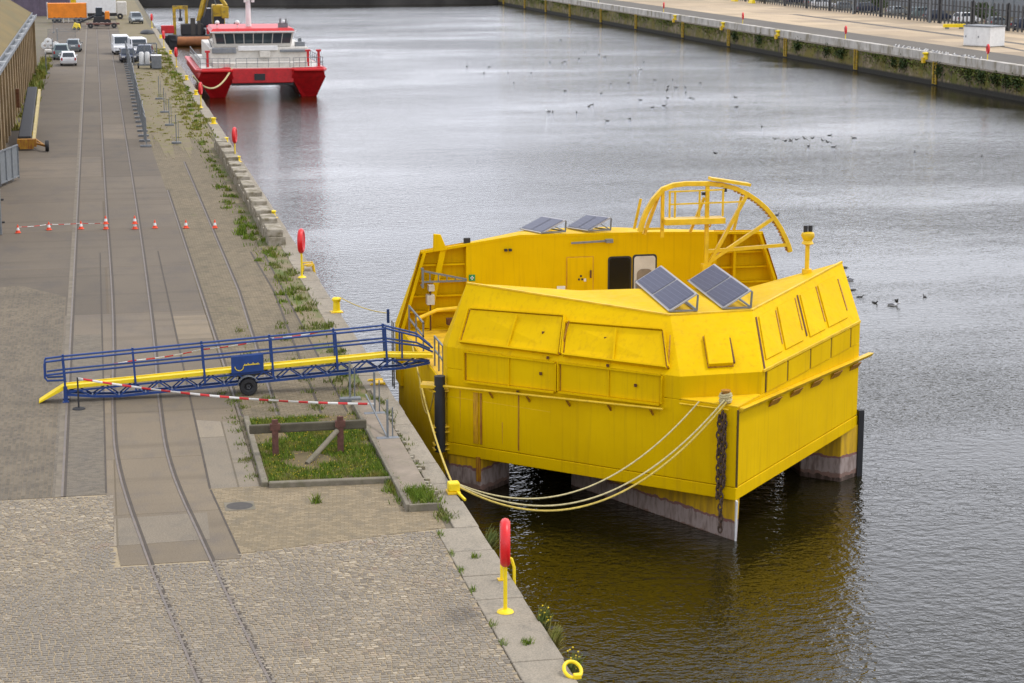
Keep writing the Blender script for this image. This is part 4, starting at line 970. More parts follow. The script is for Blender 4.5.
bols = [(8.62, 75.4, .85, 'tall yellow bollard beyond the gangway, holding the taut stern rope'), (8.45, 101.6, .8, 'yellow bollard behind the near end of the stone parapet'),
        (8.45, 127.0, .8, 'yellow bollard just short of the life ring at the parapet'), (8.45, 138.7, .8, 'yellow bollard where the stone parapet ends'), (8.4, 152.7, 1.0, 'broad yellow bollard on the weedy coping beyond the parapet'),
        (8.42, 180, .9, 'yellow bollard at the catamaran bow line'), (8.42, 198.3, .9, 'yellow bollard in front of the red catamaran hull'), (8.42, 240, .9, 'yellow bollard alongside the catamaran stern'), (8.42, 275, .9, 'most distant yellow bollard on the near quay')]
for i, (x, y, s, lb) in enumerate(bols):
    o = bo if i == 0 else dup(bo, (0, 0, 0)); o.location = (x, y, .02); o.scale = (s*.8, s*.8, s*(1.0 if i == 0 else .7)); o['label'] = lb; o['group'] = 'yellow bollards along the near quay'
b1 = thing('bollard', 'low square yellow bollard on the near coping with the bow ropes made fast', 'bollard', (8.7, 49.75, .02))
m = MB(); m.box((8.66, 49.75, .05), (.34, .4, .06)); m.build('base_plate', 'yellow_plain', b1, bevel=.01)
m = MB(); m.box((8.67, 49.75, .2), (.30, .32, .24)); m.build('bollard_head', 'yellow_bright', b1, bevel=.04)
m = MB(); m.bar((8.74, 49.6, .08), (8.86, 49.1, 0), .055); m.build('guide_arm', 'yellow_bright', b1)
mr_ = thing('mooring_ring', 'yellow iron mooring ring lying on the coping at the bottom edge', 'mooring ring', (8.62, 36.55, .02))
m = MB(); m.tube([(8.72+.17*math.cos(2*PI*k/20), 36.45+.22*math.sin(2*PI*k/20), .12+.09*math.sin(2*PI*k/20)) for k in range(20)], .038, 8, closed=True); m.build('ring', 'yellow_bright', mr_)
m = MB(); m.box((8.76, 36.22, .07), (.15, .14, .1)); m.build('eye', 'yellow_bright', mr_, bevel=.02)
lh = thing('ladder_handle', 'curved yellow ladder handle on the coping just behind the near life ring', 'ladder handle', (8.62, 42.5, 0))
m = MB(); m.tube([(8.5, 42.5, .02), (8.5, 42.5, .42), (8.55, 42.5, .52), (8.64, 42.5, .55), (8.73, 42.5, .5), (8.79, 42.5, .3), (8.80, 42.5, -.6)], .035, 8); m.build('hand_hoop', 'yellow_bright', lh)
m = MB(); m.box((8.5, 42.5, .03), (.18, .18, .03)); m.build('foot_plate', 'yellow_plain', lh)
for x, y, lb in ((8.62, 63.0, 'flat yellow ladder top let into the coping under the gangway'), (8.7, 85.3, 'yellow ladder top at the quay edge behind the life ring beyond the gangway')):
    o = thing('ladder_handle', lb, 'ladder handle', (x, y, 0))
    h_ = .05 if y < 70 else .3
    for dy in (-.3, .3):
        m = MB(); m.tube([(x-.4, y+dy, .02), (x-.36, y+dy, h_), (x+.05, y+dy, h_+.02), (x+.16, y+dy, -.5)], .04, 8); m.build('hand_hoop', 'yellow_plain', o)
    m = MB(); m.box((x-.1, y, h_*.8), (.3, .55, .05)); m.build('step', 'yellow_plain', o)
# ladders and hooks on the opposite wall
ld = thing('wall_ladder', '', 'ladder')
m = MB()
for dy in (-.4, .4): m.bar((-.1, dy, -2.45), (-.1, dy, .0), .16, .2)
M['ladder_yellow'] = paint('dull_ladder_yellow', (0.46, 0.30, 0.012), .7, dirt=(.16, .11, .03), dirt_p=(.45, .62), scale=1.5)
m.build('stile', 'ladder_yellow', ld)
m = MB()
for k in range(9): m.bar((-.1, -.35, -2.4+k*.29), (-.1, .35, -2.4+k*.29), .07)
m.build('rung', 'ladder_yellow', ld)
od = ['nearest', 'second nearest', 'third nearest', 'fourth nearest', 'fifth nearest', 'sixth nearest', 'seventh nearest', 'eighth nearest', 'ninth nearest', 'tenth nearest', 'most distant']
for i, y in enumerate([209.0, 232.9, 258.8, 283.8, 307.6, 336.0, 360.6, 385.5, 407.1, 428.0, 451.1]):
    o = ld if i == 0 else dup(ld, (0, 0, 0)); o.location = (RX-.02, y, 0); o['label'] = od[i]+' yellow ladder on the mossy opposite dock wall'; o['group'] = 'yellow ladders on the opposite wall'
hk = thing('bollard', '', 'bollard')
m = MB(); m.lathe([(.35, 0), (.28, .1), (.25, .5), (.42, .6), (.42, .75), (.001, .8)], (0, 0, 0), 12); m.build('bollard_head', 'yellow_bright', hk)
m = MB(); m.box((-.3, 0, -.1), (.3, .5, .6)); m.build('bracket', 'yellow_plain', hk)
for i, (y, lb) in enumerate(((211.9, 'yellow bollard on the opposite parapet below the resting gulls'), (262.2, 'yellow bollard on the opposite ledge, second nearest'), (286.9, 'yellow bollard on the opposite ledge, third nearest'), (312.3, 'most distant yellow bollard on the opposite ledge'))):
    o = hk if i == 0 else dup(hk, (0, 0, 0)); o.location = (RX+.02, y, .1); o['label'] = lb; o['group'] = 'yellow bollards on the opposite ledge'

# ================================================================== GRASS BOX WITH BUFFER STOP
kb = thing('grass_box', 'grass-filled box framed by a low concrete kerb at the end of the siding', 'planter', (5.7, 55, 0))
m = MB(); m.extr([(3.80, 51.38), (3.98, 51.38), (4.02, 58.9), (3.86, 58.9)], -.05, .14); m.build('side_kerb', 'kerb', kb, bevel=.03)
m = MB(); m.extr([(3.99, 51.22), (7.42, 51.05), (7.42, 51.25), (3.99, 51.42)], -.05, .15); m.build('front_kerb', 'kerb', kb, bevel=.03)
m = MB(); m.extr([(3.985, 51.43), (7.15, 51.26), (7.18, 58.7), (4.02, 58.7)], -.02, .05); m.build('soil_bed', 'soil', kb)
def blades(region, n, h0, h1, wd, seed, zf=0.0, clump=.0):
    r = random.Random(seed); m = MB(); cl = [region(r) for _ in range(max(1, n//40))]
    for _ in range(n):
        if clump and r.random() < clump: a = r.choice(cl); x, y = a[0]+r.gauss(0, .12), a[1]+r.gauss(0, .12)
        else: x, y = region(r)
        h = r.uniform(h0, h1); a = r.uniform(0, 2*PI); dx, dy = math.cos(a)*wd/2, math.sin(a)*wd/2; lx, ly = r.gauss(0, .35)*h, r.gauss(0, .35)*h
        m.add([(x-dx, y-dy, zf), (x+dx, y+dy, zf), (x+dx*.6+lx*.5, y+dy*.6+ly*.5, zf+h*.6), (x-dx*.6+lx*.5, y-dy*.6+ly*.5, zf+h*.6), (x+lx, y+ly, zf+h)], [(0, 1, 2, 3), (3, 2, 4)])
    return m
def stuff(m, name, mat): return m.build(name, mat, None, None, 0, 'stuff')
def boxreg(x0, x1, y0, y1): return lambda r: (r.uniform(x0, x1), r.uniform(y0, y1))
def patchy(x0, x1, y0, y1, f, th):
    def reg(r):
        for _ in range(30):
            x, y = r.uniform(x0, x1), r.uniform(y0, y1)
            if f(x, y) > th: return x, y
        return x, y
    return reg
def bare(x, y): return math.sin(x*2.1+y*.7)+math.sin(y*1.7-x*1.1+1)+.5*math.sin(x*5+y*4)
stuff(blades(patchy(4.03, 7.12, 51.5, 58.65, bare, -.95), 17000, .05, .17, .022, 1, .04, .35), 'grass', 'grass')
m = MB(); r = random.Random(5)
for _ in range(420):
    x, y = r.uniform(4.1, 7.1), r.uniform(51.6, 58.5); z = r.uniform(.12, .2); s = .016
    m.add([(x-s, y, z), (x, y-s, z+.01), (x+s, y, z), (x, y+s, z+.01)], [(0, 1, 2, 3)])
stuff(m, 'grass_flowers', 'yflower')
bs = thing('buffer_stop', 'old railway buffer stop of rusty posts and a weathered timber beam in the grass box', 'buffer stop', (5.3, 54.3, .05))
for x in (4.42, 6.24):
    m = MB(); m.b2((x-.05, 54.2, .03), (x+.05, 54.24, 1.12)); m.b2((x-.085, 54.24, .03), (x+.085, 54.27, 1.12)); m.b2((x-.085, 54.17, .03), (x+.085, 54.2, 1.12)); m.build('rail_post', 'ruststeel', bs)
    m = MB(); m.b2((x-.14, 54.15, .82), (x+.14, 54.31, 1.0)); m.build('clamp', 'ruststeel', bs)
m = MB(); m.b2((3.72, 54.33, .70), (7.0, 54.48, .95)); m.build('buffer_beam', 'timber', bs, bevel=.03)
m = MB(); m.cyl((6.15, 54.2, .72), (5.2, 53.3, .05), .075, 10); m.build('brace_pole', 'kerb', bs)
# concrete channel beside it
cc = thing('concrete_channel', 'raised concrete channel slab alongside the coping, weeds in its near end', 'concrete slab', (7.7, 54, 0))
m = MB(); m.extr([(7.22, 48.4), (8.05, 48.4), (8.1, 60.2), (7.3, 60.2)], -.05, .13); sb = m.build('slab_body', 'slab', cc, bevel=.025)
m = MB(); m.extr([(7.2, 48.36), (7.3, 48.36), (7.36, 60.0), (7.26, 60.0)], -.04, .19); m.build('side_kerb', 'kerb', cc, bevel=.02)
m = MB(); m.extr([(7.28, 48.3), (8.08, 48.3), (8.08, 48.39), (7.28, 48.39)], -.04, .19); m.build('end_kerb', 'kerb', cc, bevel=.02)
r = random.Random(9); m = MB()
for _ in range(60):
    x, y = 8.12+r.gauss(0, .06), r.uniform(48.8, 58); s = r.uniform(.03, .09); m.box((x, y, .03+s/2), (s*1.6, s*1.3, s), r.uniform(0, 3))
stuff(m, 'stone_rubble', 'stone')
mhc = thing('manhole_cover', 'dark iron manhole cover let into the pale paving by the grass box', 'manhole cover', (3.1, 49.7, 0))
m = MB(); m.lathe([(.34, .012), (.001, .014)], (3.1, 49.7, 0), 24); m.build('lid', 'iron', mhc)
m = MB(); m.b2((2.72, 49.32, -.01), (3.48, 50.08, .009)); m.build('frame', 'kerb', mhc)

# weeds along the joints and the quay edge
def weeds(n, reg, h0, h1, name, mat, seed, wd=.03, cl=.85, z=0): return stuff(blades(reg, n, h0, h1, wd, seed, z, cl), name, mat)
weeds(1700, boxreg(7.05, 8.1, 60.5, 93), .05, .22, 'weeds', 'weed', 21, .04)
weeds(900, boxreg(6.6, 7.5, 75, 100), .05, .25, 'weeds', 'grass', 22, .05)
weeds(1300, boxreg(6.3, 7.15, 92, 142), .05, .24, 'weeds', 'grass', 23, .06)
weeds(4200, boxreg(6.2, 8.1, 142, 250), .05, .22, 'weeds', 'straw', 24, .12)
weeds(900, boxreg(6.9, 8.1, 142, 250), .1, .3, 'weeds', 'grass', 34, .1)
weeds(2200, boxreg(3.4, 7.8, 138, 210), .03, .1, 'weeds', 'straw', 25, .09)
weeds(1100, lambda r: (8.12+r.gauss(0, .05), r.uniform(47, 61)), .04, .16, 'weeds', 'weed', 26)
weeds(900, boxreg(7.4, 8.0, 48.5, 49.9), .06, .28, 'weeds', 'grass', 27, .025, .2, .1)
weeds(900, lambda r: (7.2+r.gauss(0, .06), r.uniform(49, 59)), .04, .22, 'weeds', 'grass', 28)
weeds(700, lambda r: (r.choice((3.55, 3.66, 3.9))+r.gauss(0, .06), r.uniform(52, 66)), .03, .12, 'weeds', 'weed', 29)
weeds(700, lambda r: (r.choice((4.75, 5.0, 6.2, 6.4))+r.gauss(0, .07), r.uniform(59.5, 74)), .04, .16, 'weeds', 'weed', 30)
weeds(260, lambda r: (7.66+(r.random()*.12), r.choice((38.4, 39.6, 41.9, 43.3, 44.6, 46.2))+r.gauss(0, .12)), .04, .15, 'weeds', 'grass', 31, .02, 0)
weeds(60, lambda r: (5.06+r.gauss(0, .05), 49.6+r.gauss(0, .05)), .08, .32, 'weeds', 'grass', 32, .03, 0)
weeds(160, lambda r: (8.2+r.gauss(0, .05), r.choice((38.3, 38.35, 44.2))+r.gauss(0, .06)), .05, .2, 'weeds', 'grass', 33, .02, 0)
def hang(x, y, n, seed, mat):
    r = random.Random(seed); m = MB()
    for _ in range(n):
        a = r.uniform(0, 2*PI); h = r.uniform(.12, .42); bx, by, bz_ = QX+r.uniform(-.02, .05), y+r.gauss(0, .14), -.15+r.uniform(-.2, .1); ex, ey = bx+r.uniform(.02, .25), by+r.gauss(0, .12); w_ = .018
        m.add([(bx, by-w_, bz_), (bx, by+w_, bz_), (ex, ey+w_*.5, bz_+h), (ex, ey-w_*.5, bz_+h)], [(0, 1, 2, 3)])
    return m
for i, (y, n, lb) in enumerate(((45.6, 180, 'green weed tuft growing from the quay edge beside the near life ring'), (39.7, 260, 'bushy green weed growing out of the quay edge below the near life ring'), (38.6, 200, 'weed tuft with pale stems on the quay edge near the bottom of the photo'), (36.9, 200, 'yellow-flowering weed on the quay edge beside the mooring ring'))):
    o = thing('weed_tuft', lb, 'plant', (QX, y, -.15)); hang(QX, y, n, 40+i, None).build('leaves', 'weed' if i != 2 else 'straw', o)
    if i in (1, 3):
        m = MB(); r = random.Random(60+i)
        for _ in range(16): q = (QX+r.uniform(.02, .25), y+r.gauss(0, .15), r.uniform(.0, .3)); m.ell(q, (.022, .022, .018), 6, 4)
        m.build('flowers', 'yflower', o)

# ================================================================== MESH FENCES
def fence_panel(n=34, ln=3.4, h=2.0):
    r = thing('mesh_fence', '', 'fence')
    m = MB()
    for y in (0, ln): m.cyl((0, y, .1), (0, y, h), .025, 6)
    for z in (.2, h-.02): m.cyl((0, 0, z), (0, ln, z), .022, 6)
    m.build('frame', 'galv', r)
    m = MB()
    for k in range(1, n): y = k*ln/n; m.bar((0, y, .2), (0, y, h), .012)
    for k in range(1, 8): z = .2+k*(h-.2)/8; m.bar((.01, 0, z), (.01, ln, z), .012)
    m.build('wire_mesh', 'galv', r)
    m = MB(); m.box((-.05, 0, .07), (.75, .25, .14)); m.build('rubber_foot', 'greysteel', r, bevel=.02)
    return r
f0 = fence_panel()
lab = 'grey mesh fence panel standing end-on in the long row down the middle of the quay'
y = 137.3; k = 0
while y < 231:
    o = f0 if k == 0 else dup(f0, (0, 0, 0)); o.location = (3.02+(y-137)*.0022, y, 0); o['label'] = lab; o['group'] = 'fence panels in a long row along the quay'
    o.rotation_euler.z = random.uniform(-.03, .03); y += 3.55; k += 1
for y, lb in ((139, 'nearest of the loose fence posts with black feet on the weedy verge'), (152, 'second loose fence post with a black foot on the weedy verge'), (163, 'third loose fence post with a black foot on the weedy verge'), (176, 'farthest loose fence post with a black foot on the weedy verge')):
    footpost(lb, 5.08, y, 2.0)
for x, y, a, lb in ((-6.0, 262, -PI/2+.1, 'mesh fence panel standing across the end of the ribbed warehouse, nearer one'), (-5.9, 292, -PI/2, 'mesh fence panel on the grass patch in front of the purple shed'), (-5.0, 236, 0, 'mesh fence panel standing beside the parked white car'), (-4.9, 262, 0, 'mesh fence panel leaning in line beyond the parked silver car'), (-5.1, 210, .05, 'mesh fence panel at the corner of the ribbed warehouse')):
    dup(f0, (x, y, 0), a, lb, 'fence panels by the warehouse')

# ================================================================== WAREHOUSE ON THE LEFT
W = thing('warehouse', 'long warehouse with brown ribbed cladding and ochre pitched roof', 'warehouse', (-9, 160, 0))
M['cladding'] = paint('brown_ribbed_cladding', (0.075, 0.05, 0.024), .8, scale=.6, var=.3, dirt=(.13, .075, .03), dirt_p=(.45, .65), stretch=(1, 2, .15))
M['rib'] = paint('ribs_of_cladding', (0.26, 0.18, 0.085), .8, scale=.8, var=.3, dirt=(.15, .09, .04), dirt_p=(.5, .7), stretch=(1, 2, .15))
M['roof'] = paint('ochre_roof', (0.165, 0.115, 0.03), .85, scale=.15, var=.2, dirt=(.12, .095, .03), dirt_p=(.45, .65), stretch=(1, .3, 1))
m = MB(); m.b2((-30, 95, -.5), (-6.42, 211.5, 5.75)); m.build('wall', 'cladding', W)
y = 96
while y < 210: m = MB(); m.b2((-6.42, y, 0), (-6.28, y+1.3, 5.6)); m.build('buttress', 'rib', W); y += 4.6
m = MB(); m.b2((-6.42, 211.1, 0), (-6.1, 211.5, 5.75)); m.build('corner_post', 'rib', W)
m = MB(); m.prism([(-6.3, 94.5, 5.80), (-6.3, 212, 5.80), (-20, 212, 14.5), (-20, 94.5, 14.5)], [(-6.3, 94.5, 5.98), (-6.3, 212, 5.98), (-20, 212, 14.7), (-20, 94.5, 14.7)])
m.prism([(-20, 94.5, 14.5), (-20, 212, 14.5), (-33, 212, 5.8), (-33, 94.5, 5.8)], [(-20, 94.5, 14.7), (-20, 212, 14.7), (-33, 212, 6), (-33, 94.5, 6)]); m.build('roof', 'roof', W)
m = MB(); m.b2((-6.3, 94.5, 5.62), (-5.9, 212, 5.70)); m.b2((-5.93, 94.5, 5.70), (-5.87, 212, 5.92)); m.b2((-6.33, 94.5, 5.70), (-6.28, 212, 6.1)); m.build('gutter', 'galv', W)
m = MB(); y = 100
while y < 211: m.b2((-6.3, y, 5.78), (-5.88, y+.25, 5.95)); y += 9
m.build('gutter_bracket', 'white', W)
m = MB(); m.add([(-6.3, 211.6, 5.75), (-20, 211.6, 14.5), (-33, 211.6, 5.75)], [(0, 1, 2)]); m.build('gable', 'cladding', W)
m = MB(); m.b2((-6.16, 156, 1.2), (-5.9, 156.5, 2.6)); m.build('wall_box', 'rust', W)
weeds(1500, boxreg(-6.1, -5.1, 150, 232), .1, .7, 'weeds', 'straw', 50, .14)
weeds(900, boxreg(-6.1, -5.3, 165, 225), .1, .8, 'weeds', 'weed', 51, .14)
# gate leaf and post near it
gt = thing('gate_leaf', 'grey sheet-steel gate leaf standing by the warehouse wall', 'gate', (-5.3, 118, 0))
ang = math.atan2(3.6, .9)
def gp(s, z): return (-5.74+s*.24, 116.9+s*.97, z)
m = MB(); m.bar(gp(0, 1.15), gp(3.7, 1.15), .05, 1.75); m.build('sheet', 'galv', gt)
m = MB()
for s in (0, 1.23, 2.46, 3.7): m.bar(Vector(gp(s, .1))+Vector((.05, -.01, 0)), Vector(gp(s, 2.1))+Vector((.05, -.01, 0)), .08)
for z in (.25, 2.06): m.bar(Vector(gp(0, z))+Vector((.05, -.01, 0)), Vector(gp(3.7, z))+Vector((.05, -.01, 0)), .08)
m.build('frame', 'greysteel', gt)
gp2 = thing('gate_post', 'dark grey gate post at the left edge beside the cones', 'post', (-4.95, 98.6, 0))
m = MB(); m.b2((-5.15, 98.5, 0), (-4.85, 98.75, 2.2)); m.build('post', 'greysteel', gp2, bevel=.02)
m = MB(); m.cyl((-4.83, 98.62, .6), (-4.70, 98.62, .6), .05); m.cyl((-4.83, 98.62, 1.7), (-4.70, 98.62, 1.7), .05); m.build('hinge', 'black', gp2)
M['pale_yellow'] = paint('faded_yellow', (0.50, 0.40, 0.17), .6)
# conveyor
cv = thing('belt_conveyor', 'mobile belt conveyor with black trough and yellow chassis beside the warehouse', 'conveyor', (-4.9, 143, 0))
m = MB()
m.prism([(-5.4, 137.2, .5), (-4.55, 137.2, .5), (-4.4, 151, 2.85), (-5.1, 151, 2.85)], [(-5.4, 137.2, .9), (-4.55, 137.2, .9), (-4.4, 151, 3.15), (-5.1, 151, 3.15)]); m.build('trough', 'rubber', cv, bevel=.06)
m = MB(); m.bar((-4.4, 137.2, .5), (-4.25, 151, 2.8), .18, .34); m.build('side_beam', 'pale_yellow', cv)
m = MB(); m.b2((-5.45, 136.6, .25), (-4.2, 137.15, .75)); m.b2((-5.3, 136.6, .1), (-4.4, 137.1, .25)); m.bar((-4.3, 137, .45), (-3.5, 135.8, .35), .12); m.bar((-4.3, 138.8, .5), (-3.7, 136, .4), .1); m.build('chassis', 'rusty_yellow', cv)
m = MB()
for t_ in (.35, .7): m.bar((-4.8, 137.2+13.8*t_, .0), (-4.8, 137.2+13.8*t_, .6+2.3*t_), .12)
m.build('support_leg', 'yellow_plain', cv)
m = MB(); m.lathe([(.15, -.1), (.36, -.12), (.38, 0), (.36, .12), (.15, .1)], (-3.5, 135.8, .38), 16, 'X'); w_ = m.build('wheel', 'rubber', cv)
m = MB(); m.lathe([(.001, .09), (.15, .08), (.15, -.08), (.001, -.09)], (-3.5, 135.8, .38), 12, 'X'); m.build('rim', 'white', w_)

# ================================================================== VEHICLES
M['carwhite'] = paint('white_car_paint', (0.72, 0.73, 0.74), .25, var=.05, fine=0); M['carsilver'] = paint('silver_car_paint', (0.30, 0.33, 0.34), .25, var=.05, metal=.4, fine=0)
M['carblue'] = paint('dark_blue_car_paint', (0.02, 0.03, 0.06), .25, var=.05, fine=0); M['cargrey'] = paint('grey_car_paint', (0.16, 0.18, 0.19), .25, var=.05, fine=0)
M['carteal'] = paint('grey_green_car_paint', (0.14, 0.19, 0.19), .25, var=.05, fine=0)
M['lamp_glass'] = paint('headlight_glass', (0.7, 0.7, 0.68), .15, fine=0); M['tail'] = paint('tail_light_red', (0.4, 0.01, 0.01), .25, fine=0)
def vehicle(name, label, cat, mat, kind, loc, rz, group=None):
    r = thing(name, label, cat, (0, 0, 0), 0, group)
    van = kind == 'van'
    L_, wd, hb, ht = (5.0, .95, 1.15, 2.15) if van else ((4.4, .90, 1.0, 1.72) if kind == 'suv' else (4.0, .85, .88, 1.48))
    f, b = -L_/2, L_/2
    pr = [(f+.05, .28), (f, .55), (f+.06, hb*.8), (f+.95, hb), (b-.05, hb), (b, .6), (b-.06, .28)]
    m = MB(); m.prism([(-wd, y, z) for y, z in pr], [(wd, y, z) for y, z in pr]); body = m.build('body', mat, r, bevel=.07)
    c0, c1 = (f+.85, b-.05); t0, t1 = (f+1.35, b-.12) if van else (f+1.75, b-.55)
    if van: c0 = f+.7
    cb = [(-wd+.03, c0, hb-.01), (wd-.03, c0, hb-.01), (wd-.03, c1, hb-.01), (-wd+.03, c1, hb-.01)]; ins = .08 if van else .2
    ct = [(-wd+ins, t0, ht), (wd-ins, t0, ht), (wd-ins, t1, ht), (-wd+ins, t1, ht)]
    m = MB(); m.prism(cb, ct); m.build('cabin', mat, r, bevel=.06)
    def win(q, name): m = MB(); m.slab(q, .004, .018); return m.build(name, 'glass', r)
    def face(a, b_, c, d, u0, u1, v0, v1): return [bil(a, b_, c, d, u, v) for u, v in ((u0, v0), (u1, v0), (u1, v1), (u0, v1))]
    win(face(cb[0], cb[1], ct[1], ct[0], .06, .94, .12, .88), 'windscreen')
    win(face(cb[2], cb[3], ct[3], ct[2], .1, .9, .3 if van else .15, .85), 'rear_window')
    for a, b_, c, d, in ((cb[1], cb[2], ct[2], ct[1]), (cb[3], cb[0], ct[0], ct[3])):
        us = ((.05, .28),) if van else ((.08, .47), (.51, .90))
        if a == cb[3]: us = tuple((1-q, 1-p) for p, q in us)
        for u0, u1 in us: win(face(a, b_, c, d, u0, u1, .2 if not van else .35, .86), 'side_window')
    for sx in (-1, 1):
        for y in (f+.8, b-.8):
            m = MB(); m.lathe([(.18, -.1), (.30, -.1), (.33, -.06), (.33, .06), (.30, .1), (.18, .1)], (sx*(wd-.1), y, .33), 16, 'X'); wh = m.build('wheel', 'rubber', r)
            m = MB(); m.lathe([(.001, .08), (.19, .08), (.19, -.08), (.001, -.08)], (sx*(wd-.095), y, .33), 12, 'X'); m.build('rim', 'galv', wh)
        m = MB(); m.box((sx*(wd-.25), f+.03, hb*.72), (.34, .12, .17)); m.build('headlight', 'lamp_glass', r, bevel=.03)
        m = MB(); m.box((sx*(wd-.14), b-.01, hb*.85), (.16, .06, .3)); m.build('tail_light', 'tail', r)
        m = MB(); m.box((sx*(wd+.08), c0+.25, hb+.1), (.16, .1, .14)); m.build('wing_mirror', mat, r, bevel=.02)
    m = MB(); m.box((0, f+.0, .40), (wd*1.7, .12, .2)); m.build('bumper', 'black', r, bevel=.03)
    m = MB(); m.box((0, f-.005, hb*.62), (wd*.8, .03, .14)); m.build('grille', 'black', r)
    m = MB(); m.box((0, b+.005, .75), (.5, .02, .12)); m.build('number_plate', 'white', r)
    r.location = loc; r.rotation_euler = (0, 0, rz); return r
vehicle('parked_car', 'small white hatchback, nearest of the cars parked by the warehouse end', 'car', 'carwhite', 'car', (-3.1, 223, 0), PI+.03)
vehicle('parked_car', 'grey-green car parked behind the white hatchback', 'car', 'carteal', 'suv', (-3.95, 233.6, 0), PI)
vehicle('parked_car', 'blue-grey car parked farthest back in the group of three by the warehouse', 'car', 'cargrey', 'car', (-2.7, 248, 0), PI-.05)
vehicle('parked_van', 'white van at the left of the pair, facing along the quay', 'van', 'carwhite', 'van', (2.75, 242, 0), .05)
vehicle('parked_van', 'larger white van parked right beside the other white van', 'van', 'carwhite', 'van', (4.6, 236, 0), .1)
vehicle('parked_car', 'dark blue car parked in front of the white vans', 'car', 'carblue', 'car', (3.3, 227.2, 0), .05)
vehicle('parked_car', 'dark car half hidden behind the mesh cage, right of the blue one', 'car', 'carblue', 'suv', (5.2, 229, 0), -.1)
vehicle('parked_car', 'silver car parked on the grassy quay edge far away', 'car', 'carsilver', 'suv', (6.1, 319.5, 0), .1)
# plant and boxes beside the vans
tk = thing('water_tank', 'white upright tank pair on a small trailer beside the row of fence panels', 'tank', (4.85, 216, 0))
for x in (4.55, 5.15): m = MB(); m.lathe([(.001, .45), (.24, .45), (.25, .5), (.25, 1.6), (.18, 1.72), (.001, 1.74)], (x, 216, 0), 14); m.build('tank', 'white', tk)
m = MB(); m.b2((4.2, 215.6, .3), (5.5, 216.5, .44)); m.build('trailer_bed', 'greysteel', tk)
for x in (4.2, 5.5): m = MB(); m.lathe([(.1, -.08), (.28, -.08), (.28, .08), (.1, .08)], (x, 216, .28), 14, 'X'); m.build('wheel', 'rubber', tk)
gn = thing('generator', 'grey boxed generator standing right of the white tanks', 'generator', (6.0, 214.5, 0))
m = MB(); m.b2((5.55, 213.8, .1), (6.55, 215.6, 1.4)); m.build('housing', 'galv', gn, bevel=.04)
m = MB(); m.b2((5.5, 213.75, 1.4), (6.6, 215.65, 1.46)); m.build('lid', 'white', gn)
m = MB()
for k in range(6): m.b2((5.65, 213.78, .5+k*.1), (6.1, 213.8, .55+k*.1))
m.build('louvre', 'greysteel', gn)
cg = thing('mesh_cage', 'grey steel mesh cage behind the white tanks', 'cage', (5.0, 221, 0))
m = MB()
for x in (3.8, 5.0, 6.3):
    for y in (220.4, 222): m.bar((x, y, 0), (x, y, 2.3), .07)
for z in (.1, 1.15, 2.3):
    for y in (220.4, 222): m.bar((3.8, y, z), (6.3, y, z), .07)
    for x in (3.8, 6.3): m.bar((x, 220.38, z), (x, 222.02, z), .06)
m.build('frame', 'greysteel', cg)
m = MB()
for k in range(16): m.bar((3.9+k*.155, 220.4, .1), (3.9+k*.155, 220.4, 2.3), .02)
m.build('wire_mesh', 'galv', cg)
tp = thing('tarpaulin', 'dark tarpaulin heap lying on the verge in front of the silver car', 'tarpaulin', (7.0, 288, 0))
m = MB(); m.ell((7.0, 288, .1), (1.0, 2.6, .45), 12, 8); m.build('sheet', 'rubber', tp)
# orange trailer and yard at the end of the quay
ot = thing('trailer', 'bright orange covered lorry trailer parked across the far end of the quay', 'trailer', (-4.4, 325, 0))
m = MB(); m.b2((-7.3, 323.5, .75), (-1.35, 326, 3.0)); m.build('cover', 'orange', ot, bevel=.05)
m = MB(); m.b2((-7.3, 323.45, .55), (-1.35, 326, .74)); m.build('chassis', 'greysteel', ot)
m = MB(); m.b2((-7.42, 323.4, .6), (-7.3, 326, 3.1)); m.b2((-1.35, 323.4, .6), (-1.25, 326, 3.1)); m.build('end_frame', 'offwhite', ot)
for x in (-6.3, -5.6, -3.0, -2.3): m = MB(); m.lathe([(.1, -.12), (.42, -.12), (.42, .12), (.1, .12)], (x, 323.6, .42), 14, 'Y'); m.build('wheel', 'rubber', ot)
for x in (-5.0, -4.2): m = MB(); m.b2((x, 323.3, .05), (x+.12, 323.42, .75)); m.build('landing_leg', 'offwhite', ot)
ps = thing('shed', 'long purple-grey shed wall behind the orange trailer', 'shed', (-16, 352, 0))
m = MB(); m.b2((-34, 350, -.5), (-4.2, 362, 4.4)); m.build('wall', 'purple', ps)
m = MB(); x = -33.5
while x < -4.4: m.b2((x, 349.88, 0), (x+.25, 350, 4.4)); x += 1.2
m.build('wall_ribs', 'purple', ps)
m = MB(); m.b2((-34.3, 349.6, 4.4), (-4, 362.3, 4.65)); m.build('roof', 'greysteel', ps)
yc = thing('container', 'yellow container top showing above the purple shed', 'container', (-5, 372, 0))
m = MB(); m.b2((-7.5, 370, 0), (-1.6, 372.4, 4.9)); m.build('body', 'yellow_bright', yc)
m = MB(); x = -7.4
while x < -1.8: m.b2((x, 369.93, .2), (x+.15, 370, 4.8)); x += .4
m.build('corrugation', 'yellow_plain', yc)
wt = thing('lorry', 'white box lorry parked behind the orange trailer', 'lorry', (1, 336, 0))
m = MB(); m.b2((-3.0, 334.5, 1.0), (3.3, 337, 3.5)); m.build('box_body', 'white', wt, bevel=.05)
m = MB(); m.b2((3.4, 334.6, .6), (5.0, 336.9, 2.8)); m.build('cab', 'offwhite', wt, bevel=.15)
m = MB(); m.b2((-3, 334.7, .5), (3.4, 336.8, .99)); m.build('chassis', 'black', wt)
for x in (-2.2, -1.2, 3.9): m = MB(); m.lathe([(.15, -.15), (.48, -.15), (.48, .15), (.15, .15)], (x, 334.75, .48), 14, 'Y'); m.build('wheel', 'rubber', wt)
